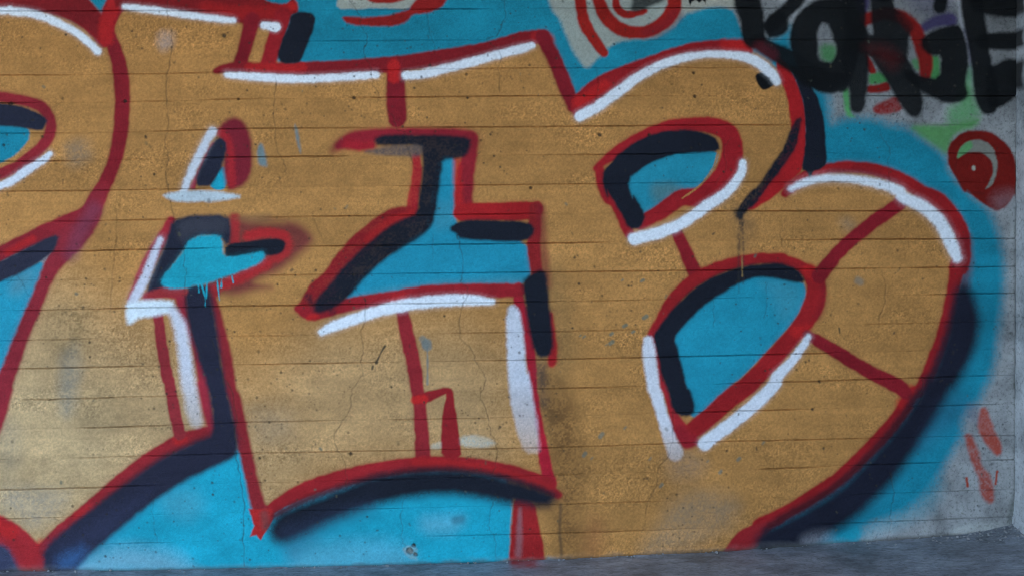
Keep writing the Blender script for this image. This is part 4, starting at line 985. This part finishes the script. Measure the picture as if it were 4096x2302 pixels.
# every little square of the face belongs to one coat of paint, or to the board it is cast on
cell_own = OWN[:-1, :-1].copy()
cmaxA = np.maximum(np.maximum(A[:-1, :-1], A[1:, 1:]), np.maximum(A[1:, :-1], A[:-1, 1:]))
cell_own[cmaxA < 0.03] = 0
cell_course = course[:-1, :-1]
flat_co = np.stack([GX, GYY, GZ], -1).reshape(-1, 3)
flat_col = COL4.reshape(-1, 4); flat_gold = GOLD.reshape(-1)
remap = np.full(NX * NZ, -1, np.int32)

def cells_to_mesh(name, rr_, cc_, origin=(0, 0, 0), extra=None):
    i0 = rr_.astype(np.int64) * NX + cc_
    q = np.stack([i0, i0 + 1, i0 + NX + 1, i0 + NX], 1)
    u = np.unique(q)
    remap[u] = np.arange(len(u), dtype=np.int32)
    ql = remap[q]
    co, c4, g1 = flat_co[u], flat_col[u], flat_gold[u]
    if extra is not None:
        ec, eq = extra
        ql = np.concatenate([ql, eq + len(u)]) if len(u) else eq
        co = np.concatenate([co, ec]) if len(u) else ec
        c4 = np.concatenate([c4, np.zeros((len(ec), 4), np.float32)]); g1 = np.concatenate([g1, np.zeros(len(ec), np.float32)])
    return mesh_from(name, co - np.array(origin), ql, M_wall, c4, g1)

# ---- floor
def edge_lift(y):
    return max(0.0, 1 + y / 0.03) * 0.001
xs = np.concatenate([[-60, -20, -8, -4], np.arange(-2.7, 2.9, 0.02), [4, 8, 20, 60]])
ys = np.concatenate([[-60, -30, -12, -6, -3, -2, -1.5, -1.1], np.arange(-0.9, 0.031, 0.0125)])
FX, FY = np.meshgrid(xs, ys)
fz = np.interp(FX, _bx, _bz)
near = np.clip(1 + FY / 1.4, 0, 1)
lump = (fbm(FX * 14 + 50, FY * 14 + 50, 131, 4) - 0.5)
FZ = fz * (0.35 + 0.65 * near) + 0.004 * lump
edge = np.clip(1 + FY / 0.03, 0, 1)
FZ += edge * (0.010 * (fbm(FX * 22, FY * 22, 141, 3) - 0.35))
crn = np.clip(1 - np.hypot(FX - X_CORNER, FY * 1.3) / 0.30, 0, 1)
FZ += crn * crn * 0.035 + crn * 0.02 * np.clip(fbm(FX * 30, FY * 30, 145, 3) - 0.45, 0, 1)
n_r, n_c = FX.shape
idx = np.arange(n_r * n_c).reshape(n_r, n_c)
quads = np.stack([idx[:-1, :-1], idx[:-1, 1:], idx[1:, 1:], idx[1:, :-1]], -1).reshape(-1, 4)
fcol = np.zeros((n_r, n_c, 4), np.float32); fcol[..., :3] = lin(156, 44, 50)
x0_, x1_ = float(to_wall(2035, 2245)[0]), float(to_wall(2160, 2245)[0])
spill = np.clip((FX - x0_) / 0.02, 0, 1) * np.clip((x1_ - FX) / 0.03, 0, 1) * np.clip(1 + FY / 0.11, 0, 1) * (FY > -0.5)
fcol[..., 3] = np.clip(spill * 1.3, 0, 0.75) * (0.5 + fbm(FX * 40, FY * 40, 151, 3))
fo = link("ground", mesh_from("ground", np.stack([FX, FY, FZ], -1).reshape(-1, 3), quads, M_floor, fcol.reshape(-1, 4)))
fo["kind"] = "structure"; fo["label"] = "grey trowelled concrete floor at the foot of the wall"
for p_ in fo.data.polygons: p_.use_smooth = True

# ---- the wall and its board-marked courses
wall = bpy.data.objects.new("concrete_wall", None); col.objects.link(wall)
wall.location = (0, 0, 0)
wall["label"] = "board-marked concrete wall covered with graffiti"; wall["category"] = "wall"
bx_ = np.concatenate([[-7.0, -4.5], np.linspace(X_LEFT, X_CORNER, 36)])
def bjoint(k):
    if k >= len(JL): return np.full_like(bx_, -0.25)
    return joint_z(k, bx_) + np.interp(bx_, gx, wob_x) * (0.6 + 0.4 * math.sin((k + 4) * 2.3))
for k in range(-9, len(JL) + 1):
    top = np.minimum(bjoint(k - 1), Z_TOP + 0.3); bot = bjoint(k)
    rings = []
    g_ = 0.0045
    for (zz, yy) in ((bot + 0.0002, 0.25), (bot + 0.0002, 0.030), (bot + g_, 0.018), (top - g_, 0.018), (top - 0.0002, 0.030), (top - 0.0002, 0.25)):
        rings.append(np.stack([bx_, np.full_like(bx_, yy), zz], -1))
    R_ = np.stack(rings)
    nr_, nc_ = R_.shape[:2]
    ii = np.arange(nr_ * nc_).reshape(nr_, nc_)
    qd = [np.stack([ii[:-1, :-1], ii[:-1, 1:], ii[1:, 1:], ii[1:, :-1]], -1).reshape(-1, 4)]
    qd.append(np.stack([ii[-1, :-1], ii[-1, 1:], ii[0, 1:], ii[0, :-1]], -1))
    ck = k + 4                                                   # course counter used on the face grid
    if 0 <= ck <= len(edges_z):
        rr_, cc_ = np.nonzero((cell_own == 0) & (cell_course == ck))
    else:
        rr_ = cc_ = np.zeros(0, int)
    link("board", cells_to_mesh("board", rr_, cc_, extra=(R_.reshape(-1, 3).astype(np.float32), np.concatenate(qd).astype(np.int32))), wall)

# ---- the side wall at the right
sy = np.concatenate([np.arange(0.02, -0.5, -0.008), np.linspace(-0.5, -3.9, 30)])
sz = np.concatenate([np.arange(-0.25, 2.3, 0.012), [2.6, Z_TOP]])
SY, SZ = np.meshgrid(sy, sz)
SXX = X_CORNER + 0.002 + 0.006 * (fbm(SY * 30 + 20, SZ * 30 + 20, 161, 4) - 0.5)
SXX -= 0.018 * np.clip(1 - (SZ - 0.08) / 0.16, 0, 1) * np.clip(1 + SY / 0.25, 0, 1) * (0.4 + fbm(SY * 40 + 9, SZ * 40, 165, 3))
nr_, nc_ = SY.shape
ii = np.arange(nr_ * nc_).reshape(nr_, nc_)
co = np.stack([SXX, SY, SZ], -1).reshape(-1, 3)
qd = np.stack([ii[:-1, :-1], ii[:-1, 1:], ii[1:, 1:], ii[1:, :-1]], -1).reshape(-1, 4)
nv = len(co)
bxv = np.array([[X_CORNER + 0.35, 0.25, -0.25], [X_CORNER + 0.35, -3.9, -0.25], [X_CORNER + 0.35, -3.9, Z_TOP], [X_CORNER + 0.35, 0.25, Z_TOP]])
qb = np.array([[nv, nv + 1, nv + 2, nv + 3], [ii[0, -1], nv + 1, nv + 2, ii[-1, -1]], [ii[-1, 0], ii[-1, -1], nv + 2, nv + 3]])
scol = np.zeros((nr_, nc_, 4), np.float32); scol[..., :3] = TAG
for y0_, y1_, reach_ in ((-40, 76, 0.07), (112, 205, 0.06), (236, 372, 0.06)):       # the tag's last letter runs round the corner
    za, zb = float(to_wall(4061, y1_)[1]), float(to_wall(4061, y0_)[1])
    e_ = np.clip((SZ - za) / 0.02, 0, 1) * np.clip((zb - SZ) / 0.02, 0, 1) * np.clip((reach_ + SY + 0.03 * (fbm(SY * 30, SZ * 30 + 4, 171, 2) - 0.5)) / 0.025, 0, 1)
    scol[..., 3] = np.maximum(scol[..., 3], 0.95 * e_)
so = link("side_wall", mesh_from("side_wall", np.concatenate([co, bxv]), np.concatenate([qd, qb]), M_side, np.concatenate([scol.reshape(-1, 4), np.zeros((4, 4))])))
so["label"] = "rough whitewashed side wall meeting the graffiti wall at the right edge"; so["category"] = "wall"
for p_ in so.data.polygons: p_.use_smooth = True

# ---- unseen slab, added overhead to darken the wall towards its top
def box(name, lo, hi, mat):
    x0, y0, z0 = lo; x1, y1, z1 = hi
    v = np.array([[x0, y0, z0], [x1, y0, z0], [x1, y1, z0], [x0, y1, z0], [x0, y0, z1], [x1, y0, z1], [x1, y1, z1], [x0, y1, z1]])
    q = np.array([[0, 3, 2, 1], [4, 5, 6, 7], [0, 1, 5, 4], [1, 2, 6, 5], [2, 3, 7, 6], [3, 0, 4, 7]])
    return link(name, mesh_from(name, v, q, mat, np.zeros((8, 4))))
rf = box("shade_slab", (-7.0, SLAB_Y, Z_TOP + 0.002), (6.0, 0.25, Z_TOP + 0.35), M_grey)
rf["kind"] = "structure"; rf["label"] = "unseen slab added overhead to shade the graffiti wall"

# ---- crumbs of concrete and grit along the wall foot, thickest in the corner
rv, rq = [], []
rr2 = np.random.default_rng(77)
for i in range(330):
    if i < 130:
        x = X_CORNER - abs(rr2.normal(0, 0.16)) - 0.004; y = -abs(rr2.normal(0, 0.05)) - 0.004
        if rr2.random() < 0.3: x, y = X_CORNER - abs(rr2.normal(0, 0.02)) - 0.004, -abs(rr2.normal(0, 0.2)) - 0.004
    else:
        x = rr2.uniform(-2.4, X_CORNER - 0.02); y = -abs(rr2.normal(0, 0.012 if i < 290 else 0.25)) - 0.003
    s_ = (0.0012 + 0.0035 * rr2.random() ** 3) * (1.3 if i < 130 else 0.9)
    z = float(np.interp(x, _bx, _bz)) + 0.003
    cd_ = max(0.0, 1 - math.hypot(x - X_CORNER, y * 1.3) / 0.30); z += cd_ * cd_ * 0.035 + edge_lift(y)
    b_ = np.array([[-1, -1, -.6], [1, -1, -.6], [1, 1, -.6], [-1, 1, -.6], [-.7, -.6, .6], [.6, -.7, .7], [.7, .6, .5], [-.6, .7, .6]]) * s_ * rr2.uniform(0.6, 1.3, (8, 3))
    a_ = rr2.uniform(0, 6.28); ca, sa = math.cos(a_), math.sin(a_)
    b_ = np.stack([b_[:, 0] * ca - b_[:, 1] * sa, b_[:, 0] * sa + b_[:, 1] * ca, b_[:, 2]], 1) + np.array([x, y, z])
    o_ = len(rv) * 8
    rv.append(b_); rq.append(np.array([[0, 3, 2, 1], [4, 5, 6, 7], [0, 1, 5, 4], [1, 2, 6, 5], [2, 3, 7, 6], [3, 0, 4, 7]]) + o_)
ro = link("grit", mesh_from("grit", np.concatenate(rv), np.concatenate(rq), M_grey, np.zeros((len(rv) * 8, 4))))
ro["kind"] = "stuff"; ro["label"] = "loose grit and concrete crumbs along the wall foot"; ro["category"] = "grit"

# ---- graffiti: one Empty per painted thing, one mesh per coat or stroke
order = np.argsort(cell_own.ravel(), kind='stable')
own_sorted = cell_own.ravel()[order]
roots = {}
for pid in sorted(PARTS):
    lo_, hi_ = np.searchsorted(own_sorted, pid), np.searchsorted(own_sorted, pid + 1)
    if hi_ - lo_ < 6:
        continue
    sel = order[lo_:hi_]
    rr_, cc_ = np.divmod(sel, NX - 1)
    key, pname, plabel = PARTS[pid]
    if key not in roots:
        nm, lab, cat, grp = THINGS[key]
        e = bpy.data.objects.new(nm, None); col.objects.link(e)
        e.empty_display_size = 0.1
        e.location = (float(gx[cc_].mean()), 0.0, float(gz[rr_].min()))
        e["label"] = lab; e["category"] = cat
        if grp: e["group"] = grp
        roots[key] = e
    e = roots[key]
    o = link(pname, cells_to_mesh(pname, rr_, cc_, origin=e.location), e)
    if plabel: o["label"] = plabel
